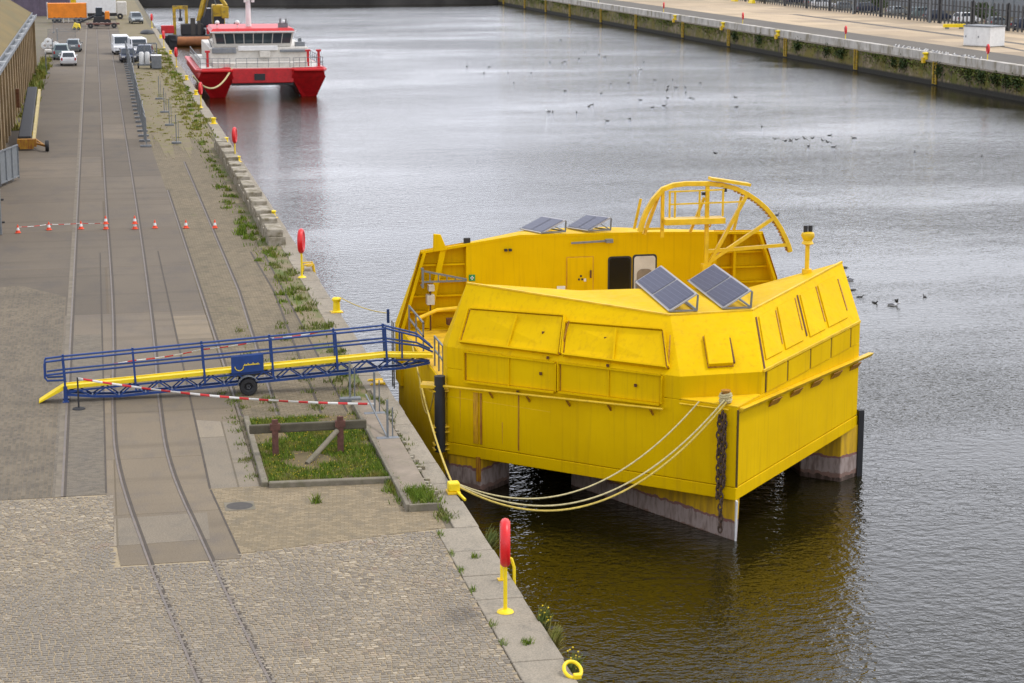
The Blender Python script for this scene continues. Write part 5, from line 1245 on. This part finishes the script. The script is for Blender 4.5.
th = thing('telehandler', 'dark handling machine with an orange cab side, working at the far end of the quay', 'loader', (.8, 312, 0))
m = MB(); m.b2((-.3, 311, .6), (2.0, 313.2, 1.5)); m.build('body', 'black', th, bevel=.1)
m = MB(); m.b2((.0, 311.1, 1.5), (1.0, 313, 2.8)); m.build('cab', 'glass', th, bevel=.1)
m = MB(); m.b2((1.35, 310.9, .9), (2.05, 313.1, 2.2)); m.build('engine_cover', 'orange', th, bevel=.1)
m = MB(); m.bar((1.2, 312.4, 2.0), (-2.4, 311.6, .6), .3); m.b2((-3.0, 310.9, .1), (-2.2, 312.4, .7)); m.build('boom', 'black', th)
for x in (.1, 1.7):
    for y in (310.9, 313.2): m = MB(); m.lathe([(.15, -.2), (.55, -.2), (.55, .2), (.15, .2)], (x, y, .55), 14, 'Y'); m.build('wheel', 'rubber', th)
fb = thing('flatbed_trailer', 'low dark flatbed trailer standing in front of the handling machine', 'trailer', (.2, 305, 0))
m = MB(); m.b2((-1.4, 304, .55), (3.4, 306, .75)); m.build('bed', 'ruststeel', fb)
for x in (-.8, 2.6): m = MB(); m.lathe([(.1, -.12), (.4, -.12), (.4, .12), (.1, .12)], (x, 304.1, .4), 12, 'Y'); m.build('wheel', 'rubber', fb)
cp = thing('compressor', 'small yellow compressor on the ground before the orange trailer', 'compressor', (-2.8, 300.5, 0))
m = MB(); m.prism([(-3.4, 299.8, .2), (-2.2, 299.8, .2), (-2.2, 301.3, .2), (-3.4, 301.3, .2)], [(-3.1, 299.9, 1.05), (-2.3, 299.9, .85), (-2.3, 301.2, .85), (-3.1, 301.2, 1.05)]); m.build('body', 'yellow_bright', cp, bevel=.08)
for x in (-3.1, -2.5): m = MB(); m.lathe([(.08, -.08), (.22, -.08), (.22, .08), (.08, .08)], (x, 299.8, .22), 12, 'Y'); m.build('wheel', 'rubber', cp)
cl = thing('hose_coils', 'pile of white hose coils by the fence near the warehouse end', 'hose', (-5.5, 252, 0))
for i, (x, z) in enumerate(((-6.2, .5), (-5.5, .5), (-4.9, .5), (-5.8, .95))):
    m = MB()
    for q in range(3): m.tube([(x+(.42-.1*q)*math.cos(2*PI*k/16), 252-.2*q, z+(.42-.1*q)*math.sin(2*PI*k/16)) for k in range(16)], .06, 6, closed=True)
    m.build('hose_coil', 'white', cl)
pa = thing('pallet', 'wooden pallet with pale sacks beside the warehouse end', 'pallet', (-5.4, 243, 0))
m = MB()
for k in range(6): m.b2((-6.0+k*.25, 242.4, .12), (-5.82+k*.25, 243.6, .15))
for k in range(3): m.b2((-6.0, 242.4+k*.55, 0), (-4.6, 242.5+k*.55, .12))
m.build('deck_boards', 'timber', pa)
m = MB(); m.box((-5.65, 243, .35), (.8, 1.0, .38)); m.box((-4.95, 243, .32), (.5, 1.0, .32)); m.build('sacks', 'offwhite', pa, bevel=.1)

# ================================================================== RED CATAMARAN
K = thing('catamaran', 'red-hulled work catamaran with cream wheelhouse and white mast moored along the quay', 'boat', (16, 215, WZ))
def hullside(x0, x1, xk0, xk1, name):
    m = MB(); zt = .42
    A = [(x0, 208.2, zt-.1), (x1, 208.2, zt-.1), (x1, 232, zt-.3), (x0, 232, zt-.3)]
    xm = (xk0+xk1)/2
    bow_top = [(x0+.5, 206.2, zt+.12), (x1-.5, 206.2, zt+.12)]
    m.add([bow_top[0], bow_top[1], (x1, 208.2, zt), (x1, 232, zt-.2), (x0, 232, zt-.2), (x0, 208.2, zt),
           (x0+.1, 206.9, -.5), (x1-.1, 206.9, -.5), (x1, 209, -.6), (x1, 232, -.6), (x0, 232, -.6), (x0, 209, -.6),
           (xk0, 208.6, -2.5), (xk1, 208.6, -2.5), (xk1, 232, -3.4), (xk0, 232, -3.4), (xk0, 209.2, -3.4), (xk1, 209.2, -3.4)],
          [(0, 1, 2, 3, 4, 5), (0, 6, 7, 1), (1, 7, 8, 2), (2, 8, 9, 3), (5, 11, 6, 0), (4, 10, 11, 5), (6, 12, 13, 7), (7, 13, 17, 8), (8, 17, 14, 9), (6, 11, 16, 12), (11, 10, 15, 16), (12, 16, 17, 13), (3, 9, 10, 4), (9, 14, 15, 10), (16, 15, 14, 17)])
    h = m.build(name, 'red', K)
    m = MB(); pts = [(x0-.02, 232, .1), (x0-.02, 208.2, .2), (x0+.45, 206.1, .3), (x1-.45, 206.1, .3), (x1+.02, 208.2, .2), (x1+.02, 232, .1)]; m.tube(pts, .17, 8); m.build('rubbing_strake', 'red_plastic', h)
    m = MB(); m.b2((xk0-.05, 209, -3.2), (xk1+.05, 231.5, -2.35)); m.build('keel', 'black', h)
    return h
hullside(9.45, 13.2, 11.2, 12.0, 'hull'); hullside(18.9, 22.6, 20.6, 21.4, 'hull')
m = MB(); m.b2((12.9, 207.0, -1.05), (19.2, 231, .42)); br = m.build('bridge_deck', 'red', K, bevel=.06)
m = MB(); m.b2((15.2, 206.9, -.75), (16.3, 207.0, -.1)); m.build('bow_recess', 'black', br)
m = MB(); m.b2((12.9, 207.2, -1.3), (19.2, 231, -1.06)); m.build('wet_deck', 'black', br)
m = MB(); m.b2((9.8, 207.3, .42), (22.3, 231, .50)); m.build('deck', 'offwhite', K)
m = MB(); m.prism([(11.0, 211, .5), (21.2, 211, .5), (21.2, 228, .5), (11.0, 228, .5)], [(11.0, 211.3, 2.3), (21.2, 211.3, 2.3), (21.2, 228, 2.3), (11.0, 228, 2.3)]); dh = m.build('deckhouse', 'offwhite', K, bevel=.08)
m = MB(); m.b2((11.2, 208.2, .5), (20.8, 211, .9)); m.b2((16.1, 210.7, 1.3), (17.2, 211.05, 1.95)); m.build('foredeck_locker', 'offwhite', dh, bevel=.04)
m = MB(); m.b2((13.9, 210.9, 2.0), (18.0, 211.3, 2.5)); m.build('front_coaming', 'white', dh, bevel=.05)
m = MB(); m.b2((11.2, 210.8, 1.75), (13.7, 211.1, 2.35)); m.build('bow_fender', 'greysteel', dh, bevel=.1)
m = MB(); m.b2((18.2, 210.8, 1.8), (21.0, 211.1, 2.1)); m.build('bow_fender', 'greysteel', dh, bevel=.1)
wb = [(11.6, 212.2, 2.31), (19.5, 212.2, 2.31), (19.5, 221, 2.31), (11.6, 221, 2.31)]; wtp = [(11.3, 211.9, 3.85), (19.8, 211.9, 3.85), (19.6, 221, 3.85), (11.5, 221, 3.85)]
m = MB(); m.prism(wb, wtp); wh_ = m.build('wheelhouse', 'offwhite', K, bevel=.04)
for k in range(8):
    if k == 6: continue
    u0 = .03+k*.12; q = [bil(wb[0], wb[1], wtp[1], wtp[0], u, v) for u, v in ((u0, .25), (u0+.108, .25), (u0+.108, .92), (u0, .92))]
    m = MB(); m.slab(q, .005, .04); m.build('window', 'blueglass', wh_)
q = [bil(wb[0], wb[1], wtp[1], wtp[0], u, v) for u, v in ((.75, .25), (.86, .25), (.86, .92), (.75, .92))]; m = MB(); m.slab(q, .005, .04); m.build('window', 'glass', wh_)
for k in range(4):
    u0 = .05+k*.24; q = [bil(wb[3], wb[0], wtp[0], wtp[3], u, v) for u, v in ((u0, .25), (u0+.2, .25), (u0+.2, .92), (u0, .92))]
    m = MB(); m.slab(q, .005, .04); m.build('window', 'blueglass', wh_)
m = MB(); m.prism([(11.1, 211.6, 3.86), (20.0, 211.6, 3.86), (19.8, 221.4, 3.86), (11.3, 221.4, 3.86)], [(11.4, 212, 4.25), (19.7, 212, 4.25), (19.6, 221.2, 4.3), (11.5, 221.2, 4.3)]); rf_ = m.build('roof', 'red', K, bevel=.04)
m = MB(); m.b2((11.1, 211.55, 3.84), (20.0, 211.6, 3.98)); m.build('roof_edge', 'white', rf_)
m = MB(); m.cyl((15.4, 216, 4.2), (15.4, 216, 11.5), .3, 12, .16); ms = m.build('mast', 'white', K)
m = MB(); m.bar((14.2, 216, 7.9), (16.6, 216, 7.9), .12); m.bar((14.5, 216, 9.6), (16.3, 216, 9.6), .12); m.box((15.1, 215.7, 7.0), (.3, .3, .4)); m.box((15.9, 215.7, 7.0), (.3, .3, .4)); m.build('spreader', 'white', ms)
m = MB(); m.b2((14.3, 215.8, 8.2), (16.5, 216.1, 8.4)); m.build('radar_bar', 'black', ms)
for x, z in ((12.0, 4.6), (14.1, 4.6), (19.0, 4.6)):
    m = MB(); m.cyl((x, 214, 4.2), (x, 214, z), .05); m.ell((x, 214, z+.18), (.25, .25, .25), 10, 7); m.build('antenna_dome', 'white', rf_)
m = MB(); m.b2((18.3, 213, 4.25), (19.3, 213.6, 4.75)); m.cyl((18.5, 213, 4.7), (18.5, 213, 5.2), .1); m.cyl((19.1, 213, 4.7), (19.1, 213, 5.2), .1); m.build('searchlight', 'greysteel', rf_)
m = MB()
for y0, x0, x1 in ((207.4, 13.4, 18.9), (207.6, 9.8, 12.8), (207.6, 19.3, 22.3)):
    for k in range(6): x = x0+(x1-x0)*k/5; m.bar((x, y0, .5), (x, y0, 1.45), .05)
    for z in (.95, 1.45): m.bar((x0, y0, z), (x1, y0, z), .045)
for x in (9.8, 22.3):
    for k in range(12): m.bar((x, 207.6+k*2, .5), (x, 207.6+k*2, 1.45), .05)
    for z in (.95, 1.45): m.bar((x, 207.6, z), (x, 229.6, z), .045)
m.build('guard_rail', 'galv', K)
for x in (10.6, 20.9, 22.0): m = MB(); m.b2((x-.12, 208.5, .5), (x+.12, 208.8, 2.1)); m.box((x, 208.65, 2.1), (.5, .5, .2)); m.build('bow_bitt', 'red', K)
m = MB(); m.bar((11.3, 213, 2.3), (11.0, 213, 3.2), .1); m.bar((20.6, 214, 2.3), (20.6, 214, 3.1), .35); m.b2((20.0, 212.5, 2.3), (21.0, 213.5, 2.75)); m.build('deck_gear', 'greysteel', K)
for x in (20.0, 21.0): m = MB(); m.bar((x, 209.3, -2.7), (x+.2, 208.4, -.9), .1); m.build('bow_fairlead', 'greysteel', K)
rope('mooring_rope', 'pale mooring line drooping from the catamaran bow to the quay', (12.9, 206.6, .5), (8.6, 198.3, .4), 1.6, .09, 'palerope')

for o_ in [K]+[c_ for c_ in bpy.data.objects if c_.get('label', '').startswith('pale mooring line')]: o_.location.x += .45
# ================================================================== WORK BARGE, EXCAVATOR, FLOATING PIPE BEHIND THE CATAMARAN
wbg = thing('work_barge', 'dark work barge with red bulwarks lying behind the catamaran', 'barge', (17, 318, WZ))
m = MB(); m.b2((9.6, 306, -4), (25, 330, -1.3)); m.build('hull', 'black', wbg, bevel=.2)
m = MB(); m.b2((9.5, 305.7, -.9), (11.4, 307, .25)); m.b2((16.2, 305.9, -1.1), (21, 306.6, .2)); m.build('bulwark', 'red', wbg, bevel=.08)
m = MB(); m.b2((12.5, 307, -1.3), (15.8, 310, .4)); m.b2((19, 308, -1.3), (24, 313, -.2)); m.build('deck_machinery', 'black', wbg, bevel=.15)
for bx_, bw_, bh_ in ((13.9, .7, 1.3), (14.9, .5, .9), (20.4, .8, .6), (22.2, .6, 1.0)): m = MB(); m.b2((bx_, 306.9, -1.3), (bx_+bw_, 307.6, bh_)); m.build('deck_winch', 'iron', wbg, bevel=.08)
M['plant_yellow'] = paint('worn_plant_yellow', (0.52, 0.33, 0.012), .55, scale=.8, var=.3, dirt=(.12, .09, .04), dirt_p=(.5, .68))
gf = thing('lifting_frame', 'yellow lifting frame standing on the work barge', 'frame', (12.4, 309, -1.3))
m = MB()
for x in (11.6, 13.4): m.bar((x, 309, -1.3), (x, 309, 3.0), .45)
m.bar((11.4, 309, 2.8), (13.6, 309, 2.8), .5); m.bar((11.6, 309, .6), (11.6, 312, -1.3), .3); m.build('frame', 'plant_yellow', gf)
m = MB(); m.cyl((12.5, 309, 1.2), (12.5, 309, 2.6), .12); m.box((12.5, 309, 1.0), (.6, .5, .5)); m.build('hook_block', 'black', gf)
ex = thing('excavator', 'yellow excavator with raised boom on the work barge', 'excavator', (17, 311, -1.3))
for x in (15.9, 18.1): m = MB(); m.b2((x-.35, 309, -1.3), (x+.35, 313, -.4)); m.build('track', 'black', ex, bevel=.25)
m = MB(); m.b2((17.4, 309.5, -.3), (19.2, 313, 3.1)); m.build('house', 'plant_yellow', ex, bevel=.15)
m = MB(); m.b2((15.5, 309.4, -.3), (17.2, 311.4, 2.6)); m.build('cab', 'glass', ex, bevel=.12)
m = MB(); m.bar((15.4, 310, .6), (16.9, 308, 6.5), .8, .7); m.build('boom', 'plant_yellow', ex)
m = MB(); m.bar((16.9, 308, 6.5), (19.3, 307, 3.0), .6, .5); m.b2((18.6, 306.5, 1.2), (19.6, 307.6, 3.0)); m.build('dipper_arm', 'plant_yellow', ex, bevel=.1)
m = MB(); m.bar((15.9, 309.6, 1.0), (16.6, 308.6, 4.2), .2); m.build('hydraulic_ram', 'greysteel', ex)
m = MB(); m.b2((17.5, 309.3, .2), (19.1, 309.5, 1.4)); m.build('counterweight_grille', 'black', ex)
m = MB(); m.bar((16.9, 308, 6.5), (17.9, 309.6, 3.1), .12); m.build('hydraulic_ram', 'greysteel', ex)
fp_ = thing('floating_pipe', 'rusty brown floating dredge pipe lying across the water behind the catamaran', 'pipe', (15, 301.5, WZ))
m = MB(); m.cyl((11.6, 301.6, -1.9), (24, 301.2, -1.9), .72, 20); m.build('pipe', 'rustpipe', fp_)
m = MB(); m.cyl((10.6, 301.6, -1.7), (11.62, 301.6, -1.8), .85, 16); m.b2((10.3, 300.8, -4), (11.5, 302.4, -.9)); m.build('end_fender', 'rubber', fp_, bevel=.1)

# ================================================================== OPPOSITE QUAY
kc = thing('kiosk_cabinet', 'white sheet-metal cabinet with a dark roof edge standing on the opposite quay', 'cabinet', (107.6, 236, 0))
u = Vector((2.7, -4.95, 0)).normalized(); n_ = Vector((-u.y, u.x, 0)); n_ = n_ if n_.x > 0 else -n_
o0 = Vector((106.45, 236.6, 0))
def kq(a, b, z): return o0+u*a+n_*b+Vector((0, 0, z))
def kbox(a0, a1, b0, b1, z0, z1, name, mat, par, bev=0):
    m = MB(); m.prism([kq(a0, b0, z0), kq(a1, b0, z0), kq(a1, b1, z0), kq(a0, b1, z0)], [kq(a0, b0, z1), kq(a1, b0, z1), kq(a1, b1, z1), kq(a0, b1, z1)]); return m.build(name, mat, par, bevel=bev)
bd_ = kbox(0, 4.0, 0, 3, .1, 2.45, 'body', 'white', kc, .02)
kbox(-.1, 4.1, -.1, 3.1, 2.45, 2.62, 'roof', 'greysteel', kc, .02)
kbox(-.05, 4.05, -.05, 3.05, 0, .1, 'plinth', 'kerb', kc)
for a in (.12, 2.05): d_ = kbox(a, a+1.83, -.03, .0, .2, 2.3, 'door', 'white', kc, .01); kbox(a+.15, a+.3, -.06, -.03, 1.1, 1.35, 'handle', 'greysteel', d_)
yb_ = thing('barrier_beam', 'yellow barrier beam lying beside the white cabinet', 'barrier', (123, 277, 0))
m = MB(); m.b2((121.4, 276.9, .25), (124.8, 277.3, .75)); m.build('beam', 'yellow_bright', yb_, bevel=.05)
m = MB(); m.b2((121.8, 276.8, 0), (122.2, 277.4, .25)); m.b2((124, 276.8, 0), (124.4, 277.4, .25)); m.build('foot', 'greysteel', yb_)
pf = thing('palisade_fence', 'tall dark palisade fence along the back of the opposite quay', 'fence', (128, 320, 0))
m0 = None
for k in range(17):
    y0 = 222+k*12; m = MB()
    for j in range(9):
        y = y0+j*1.36; hh = 3.7; m.b2((127.97, y, .05), (128.03, y+.5, hh)); m.prism([(127.97, y, hh), (128.03, y, hh), (128.03, y+.5, hh), (127.97, y+.5, hh)], [(127.98, y+.2, hh+.2), (128.02, y+.2, hh+.2), (128.02, y+.28, hh+.2), (127.98, y+.28, hh+.2)])
    for z in (.5, 2.8): m.b2((128.03, y0, z), (128.09, y0+12, z+.16))
    m.build('palisade_panel', 'black', pf)
    m = MB(); m.b2((128.1, y0-.1, 0), (128.3, y0+.2, 4.0)); m.build('fence_post', 'black', pf)
pl = thing('lamp_post', '', 'lamp post')
m = MB(); m.cyl((0, 0, 0), (0, 0, 8), .17, 10, .09); m.build('pole', 'galv', pl)
m = MB(); m.bar((0, 0, 8), (-1.2, 0, 8.3), .09); m.box((-1.4, 0, 8.3), (.7, .3, .14)); m.build('lamp_head', 'galv', pl)
for i, (y, lb) in enumerate(((274.5, 'grey lamp post at the palisade fence, rightmost of the three, past the white cabinet'), (296.1, 'grey lamp post at the palisade fence, left of the white cabinet'), (328.8, 'grey lamp post at the palisade fence, farthest of the three'))):
    o = pl if i == 0 else dup(pl, (0, 0, 0)); o.location = (127.4, y, 0); o['label'] = lb; o['group'] = 'lamp posts along the palisade fence'
    o.rotation_euler.z = 0
cols_ = ['carsilver', 'cargrey', 'carblue', 'carteal', 'carwhite']
lbs = ['silver', 'grey', 'dark blue', 'grey-green', 'white']
pr0 = {}
rr = random.Random(4)
for i in range(14):
    y = 262+i*10.5; c_ = [0, 2, 1, 4, 2, 3, 0, 2, 1, 4, 0, 2, 3, 1][i]
    lb = lbs[c_]+' car parked behind the palisade fence of the opposite quay'
    if c_ not in pr0: pr0[c_] = vehicle('parked_car', lb, 'car', cols_[c_], 'suv' if i % 2 else 'car', (132+rr.uniform(0, 2), y, 0), PI/2+.3, 'cars behind the palisade fence')
    else: dup(pr0[c_], (132+rr.uniform(0, 2.5), y, 0), PI/2+rr.uniform(-.3, .5), lb, 'cars behind the palisade fence')
for i, (y, s, lb) in enumerate(((268, 1.5, 'dark shrub behind the palisade fence by the rightmost lamp post'), (300, 1.8, 'dark shrub behind the palisade fence near the middle lamp post'), (345, 1.6, 'dark shrub behind the far part of the palisade fence'), (384, 2.0, 'broad dark shrub near the far end of the palisade fence'))):
    sh = thing('shrub', lb, 'shrub', (138, y, 0)); r = random.Random(70+i); m = MB()
    for _ in range(900):
        a, b_ = r.uniform(0, 2*PI), r.random()**.5; z = r.uniform(.2, 1.6)*s; R_ = 2.2*s*math.sin(min(1, z/(1.7*s)+.15)*PI*.9)*(.7+.3*math.sin(3*a))
        p = Vector((138+R_*b_*math.cos(a), y+R_*b_*math.sin(a), z)); q = Vector((r.gauss(0, 1), r.gauss(0, 1), r.gauss(0, 1))).normalized()*.22; t_ = q.orthogonal().normalized()*.13
        m.add([p-q, p+t_, p+q, p-t_], [(0, 1, 2, 3)])
    m.build('foliage', 'shrub', sh)
    m = MB(); m.cyl((138, y, 0), (138, y, .8*s), .12, 8, .06); m.build('stem', 'timber', sh)
hl = thing('warehouse', 'long pale grey warehouse behind the cars on the opposite quay', 'warehouse', (165, 330, 0))
m = MB(); m.b2((150, 255, -.2), (180, 470, 9)); m.build('wall', 'greysteel', hl)
m = MB(); y = 258
while y < 468: m.b2((149.9, y, 0), (150, y+.3, 9)); y += 4
m.build('wall_ribs', 'galv', hl)
m = MB(); m.b2((149.5, 254.5, 9), (180.5, 470.5, 9.4)); m.build('roof', 'greysteel', hl)
for i, (x, y, lb) in enumerate(((126.5, 392, 'yellow concrete block at the foot of the far palisade fence'), (126.5, 381, 'yellow concrete block just nearer than the other, by the far palisade fence'))):
    o = thing('barrier_block', lb, 'barrier', (x, y, 0)); m = MB(); m.prism([(x-.4, y-1.2, 0), (x+.4, y-1.2, 0), (x+.4, y+1.2, 0), (x-.4, y+1.2, 0)], [(x-.2, y-1.1, .9), (x+.2, y-1.1, .9), (x+.2, y+1.1, .9), (x-.2, y+1.1, .9)]); m.build('block', 'yellow_bright', o, bevel=.04)
# weeds hanging on the opposite wall
def wallplants(y, s, seed, lb):
    o = thing('wall_plant', lb, 'plant', (RX, y, -.9)); r = random.Random(seed); m = MB()
    for _ in range(int(140*s)):
        p = Vector((RX-.02-abs(r.gauss(0, .16)), y+r.gauss(0, .7*s), -.8+r.gauss(0, .38))); q = Vector((r.gauss(0, .5), r.gauss(0, 1), r.gauss(0, 1))).normalized()*.17; t_ = q.orthogonal().normalized()*.1
        m.add([p-q, p+t_, p+q, p-t_], [(0, 1, 2, 3)])
    m.build('leaves', 'shrub', o)
for i, (y, s) in enumerate(((188.5, 1.1), (191, .7), (193.5, .8), (197, 1.0), (200, .6), (208, .9), (218, 1.0), (221, .7), (238, 1.3), (243, .8), (254, 1.0), (270, .9), (281, 1.0))):
    wallplants(y, s, 80+i, 'leafy plant on the mossy opposite wall, '+['nearest to the right edge of the photo', 'second from the right edge', 'third from the right edge', 'below the red life ring nearest the cabinet', 'just left of the nearest life ring', 'beside the nearest full ladder', 'right of the second ladder', 'midway between two ladders under the gulls', 'dark and broad, left of the third ladder', 'small, below the second life ring', 'left of the fourth ladder', 'farther on towards the fifth ladder', 'farthest clump on the wall'][i])

r = random.Random(90); m = MB()
for _ in range(9000):
    y = 186+(r.random()**1.5)*255; z = -.15-abs(r.gauss(0, .5)); k_ = .6+.6*math.sin(y*.37)*math.sin(y*.11+1)
    if r.random() > k_: continue
    p = Vector((RX-.02-abs(r.gauss(0, .06)), y, max(z, -1.9))); q = Vector((r.gauss(0, .4), r.gauss(0, 1), r.gauss(0, 1))).normalized()*.13; t_ = q.orthogonal().normalized()*.08
    m.add([p-q, p+t_, p+q, p-t_], [(0, 1, 2, 3)])
stuff(m, 'wall_weeds', 'weed')

# ================================================================== GULLS
M['gullwhite'] = paint('gull_white', (0.74, 0.74, 0.73), .8, fine=0, var=.05); M['gullgrey'] = paint('gull_grey', (0.13, 0.13, 0.14), .8, fine=0); M['gulldark'] = paint('dark_feathers', (0.075, 0.072, 0.068), .8, fine=0)
def gull(mat, wing, flying=False, name='gull', cat='gull'):
    r = thing(name, '', cat); m = MB()
    rings_ = [(-.30, .012, .03, .05), (-.2, .05, .04, .05), (-.05, .085, .075, .05), (.1, .08, .08, .055), (.18, .05, .055, .10), (.22, .038, .042, .17), (.27, .045, .045, .20), (.32, .03, .03, .195), (.385, .004, .005, .185)]
    vs = []
    for y, rx, rz_, zc in rings_:
        for k in range(8): a = 2*PI*k/8; vs.append((rx*math.cos(a), -y, zc+rz_*math.sin(a)))
    m.add(vs, [(i*8+k, i*8+(k+1) % 8, i*8+8+(k+1) % 8, i*8+8+k) for i in range(len(rings_)-1) for k in range(8)], True)
    m.build('body', mat, r)
    for s_ in (-1, 1):
        m = MB()
        if flying: m.add([(s_*.05, -.12, .09), (s_*.34, -.16, .24), (s_*.72, .02, .14), (s_*.34, .05, .22), (s_*.05, .12, .07)], [(0, 1, 3, 4), (1, 2, 3)])
        else: m.add([(s_*.075, -.12, .11), (s_*.105, .05, .07), (s_*.03, .36, .08), (s_*.02, .1, .135)], [(0, 1, 2, 3)])
        o = m.build('wing', wing, r); q = o.modifiers.new('thick', 'SOLIDIFY'); q.thickness = .012
    return r
g0 = gull('gulldark', 'gulldark'); g1 = gull('gullwhite', 'gullgrey'); g2 = gull('gulldark', 'gulldark', True)
rr = random.Random(12)
sp = [(44+rr.random()*26, 140+rr.random()*120) for _ in range(22)]+[(37.1, 95.9), (36.2, 93), (35.2, 89.7), (34.9, 87.9), (35, 86.3), (36.2, 86.6), (37.9, 87.3), (40.1, 115), (57.2, 198.8), (59.5, 198.3), (64.6, 222.6), (70.8, 306.9), (67.3, 276.2), (67.8, 270), (67.3, 264.8), (61.9, 231.3), (62.6, 223), (66.4, 217.6), (53.8, 197), (60.9, 187.3), (47.4, 192.3), (42.1, 185.6), (57.7, 256.2), (58.9, 254), (59.9, 257), (63, 262), (49, 210), (52, 206), (45, 176), (55.5, 152), (57, 168), (61, 205), (63, 212)]
first = True
for x, y in sp:
    o = g0 if first else dup(g0, (0, 0, 0)); first = False
    o.location = (x, y, WZ-.03); o.rotation_euler.z = rr.uniform(0, 6.28); s = .6+rr.random()*.16; o.scale = (s, s, s); o['label'] = 'dark bird swimming on the open water of the dock'; o['group'] = 'birds swimming on the dock'
first = True
for i in range(26):
    o = g1 if first else dup(g1, (0, 0, 0)); first = False
    o.location = (RX+rr.uniform(.3, .85), 199+i*.95+rr.uniform(-.3, .3), .93); o.rotation_euler.z = rr.uniform(0, 6.28); s = .95; o.scale = (s, s, s); o['label'] = 'white gull resting on the pale parapet of the opposite quay'; o['group'] = 'gulls resting on the parapet'
for x, y in ((35.6, 85.5), (36, 92.4), (65.5, 240), (41.8, 186.2)):
    o = dup(g1, (x, y, WZ-.03), rr.uniform(0, 6.28), 'white gull floating on the open water', 'white gulls on the water')
first = True
pos = [(44.6, 142, -1.9), (51.3, 148, -1.6), (51.6, 146.5, -1.6), (51.7, 145.6, -1.5), (52.5, 146.5, -1.5), (53.0, 146, -1.4), (53.7, 146.2, -1.4), (53.9, 144.6, -1.4), (54.1, 144.0, -1.5), (56.9, 198, -1.8), (57.3, 199, -1.5), (60.6, 187, -1.7)]
for p in pos:
    o = g2 if first else dup(g2, (0, 0, 0)); first = False
    o.location = p; o.rotation_euler = (rr.uniform(-.2, .2), rr.uniform(-.5, .5), rr.uniform(0, 6.28)); o.scale = (.6, .6, .6); o['label'] = 'dark gull flying low over the water'; o['group'] = 'gulls flying over the dock'
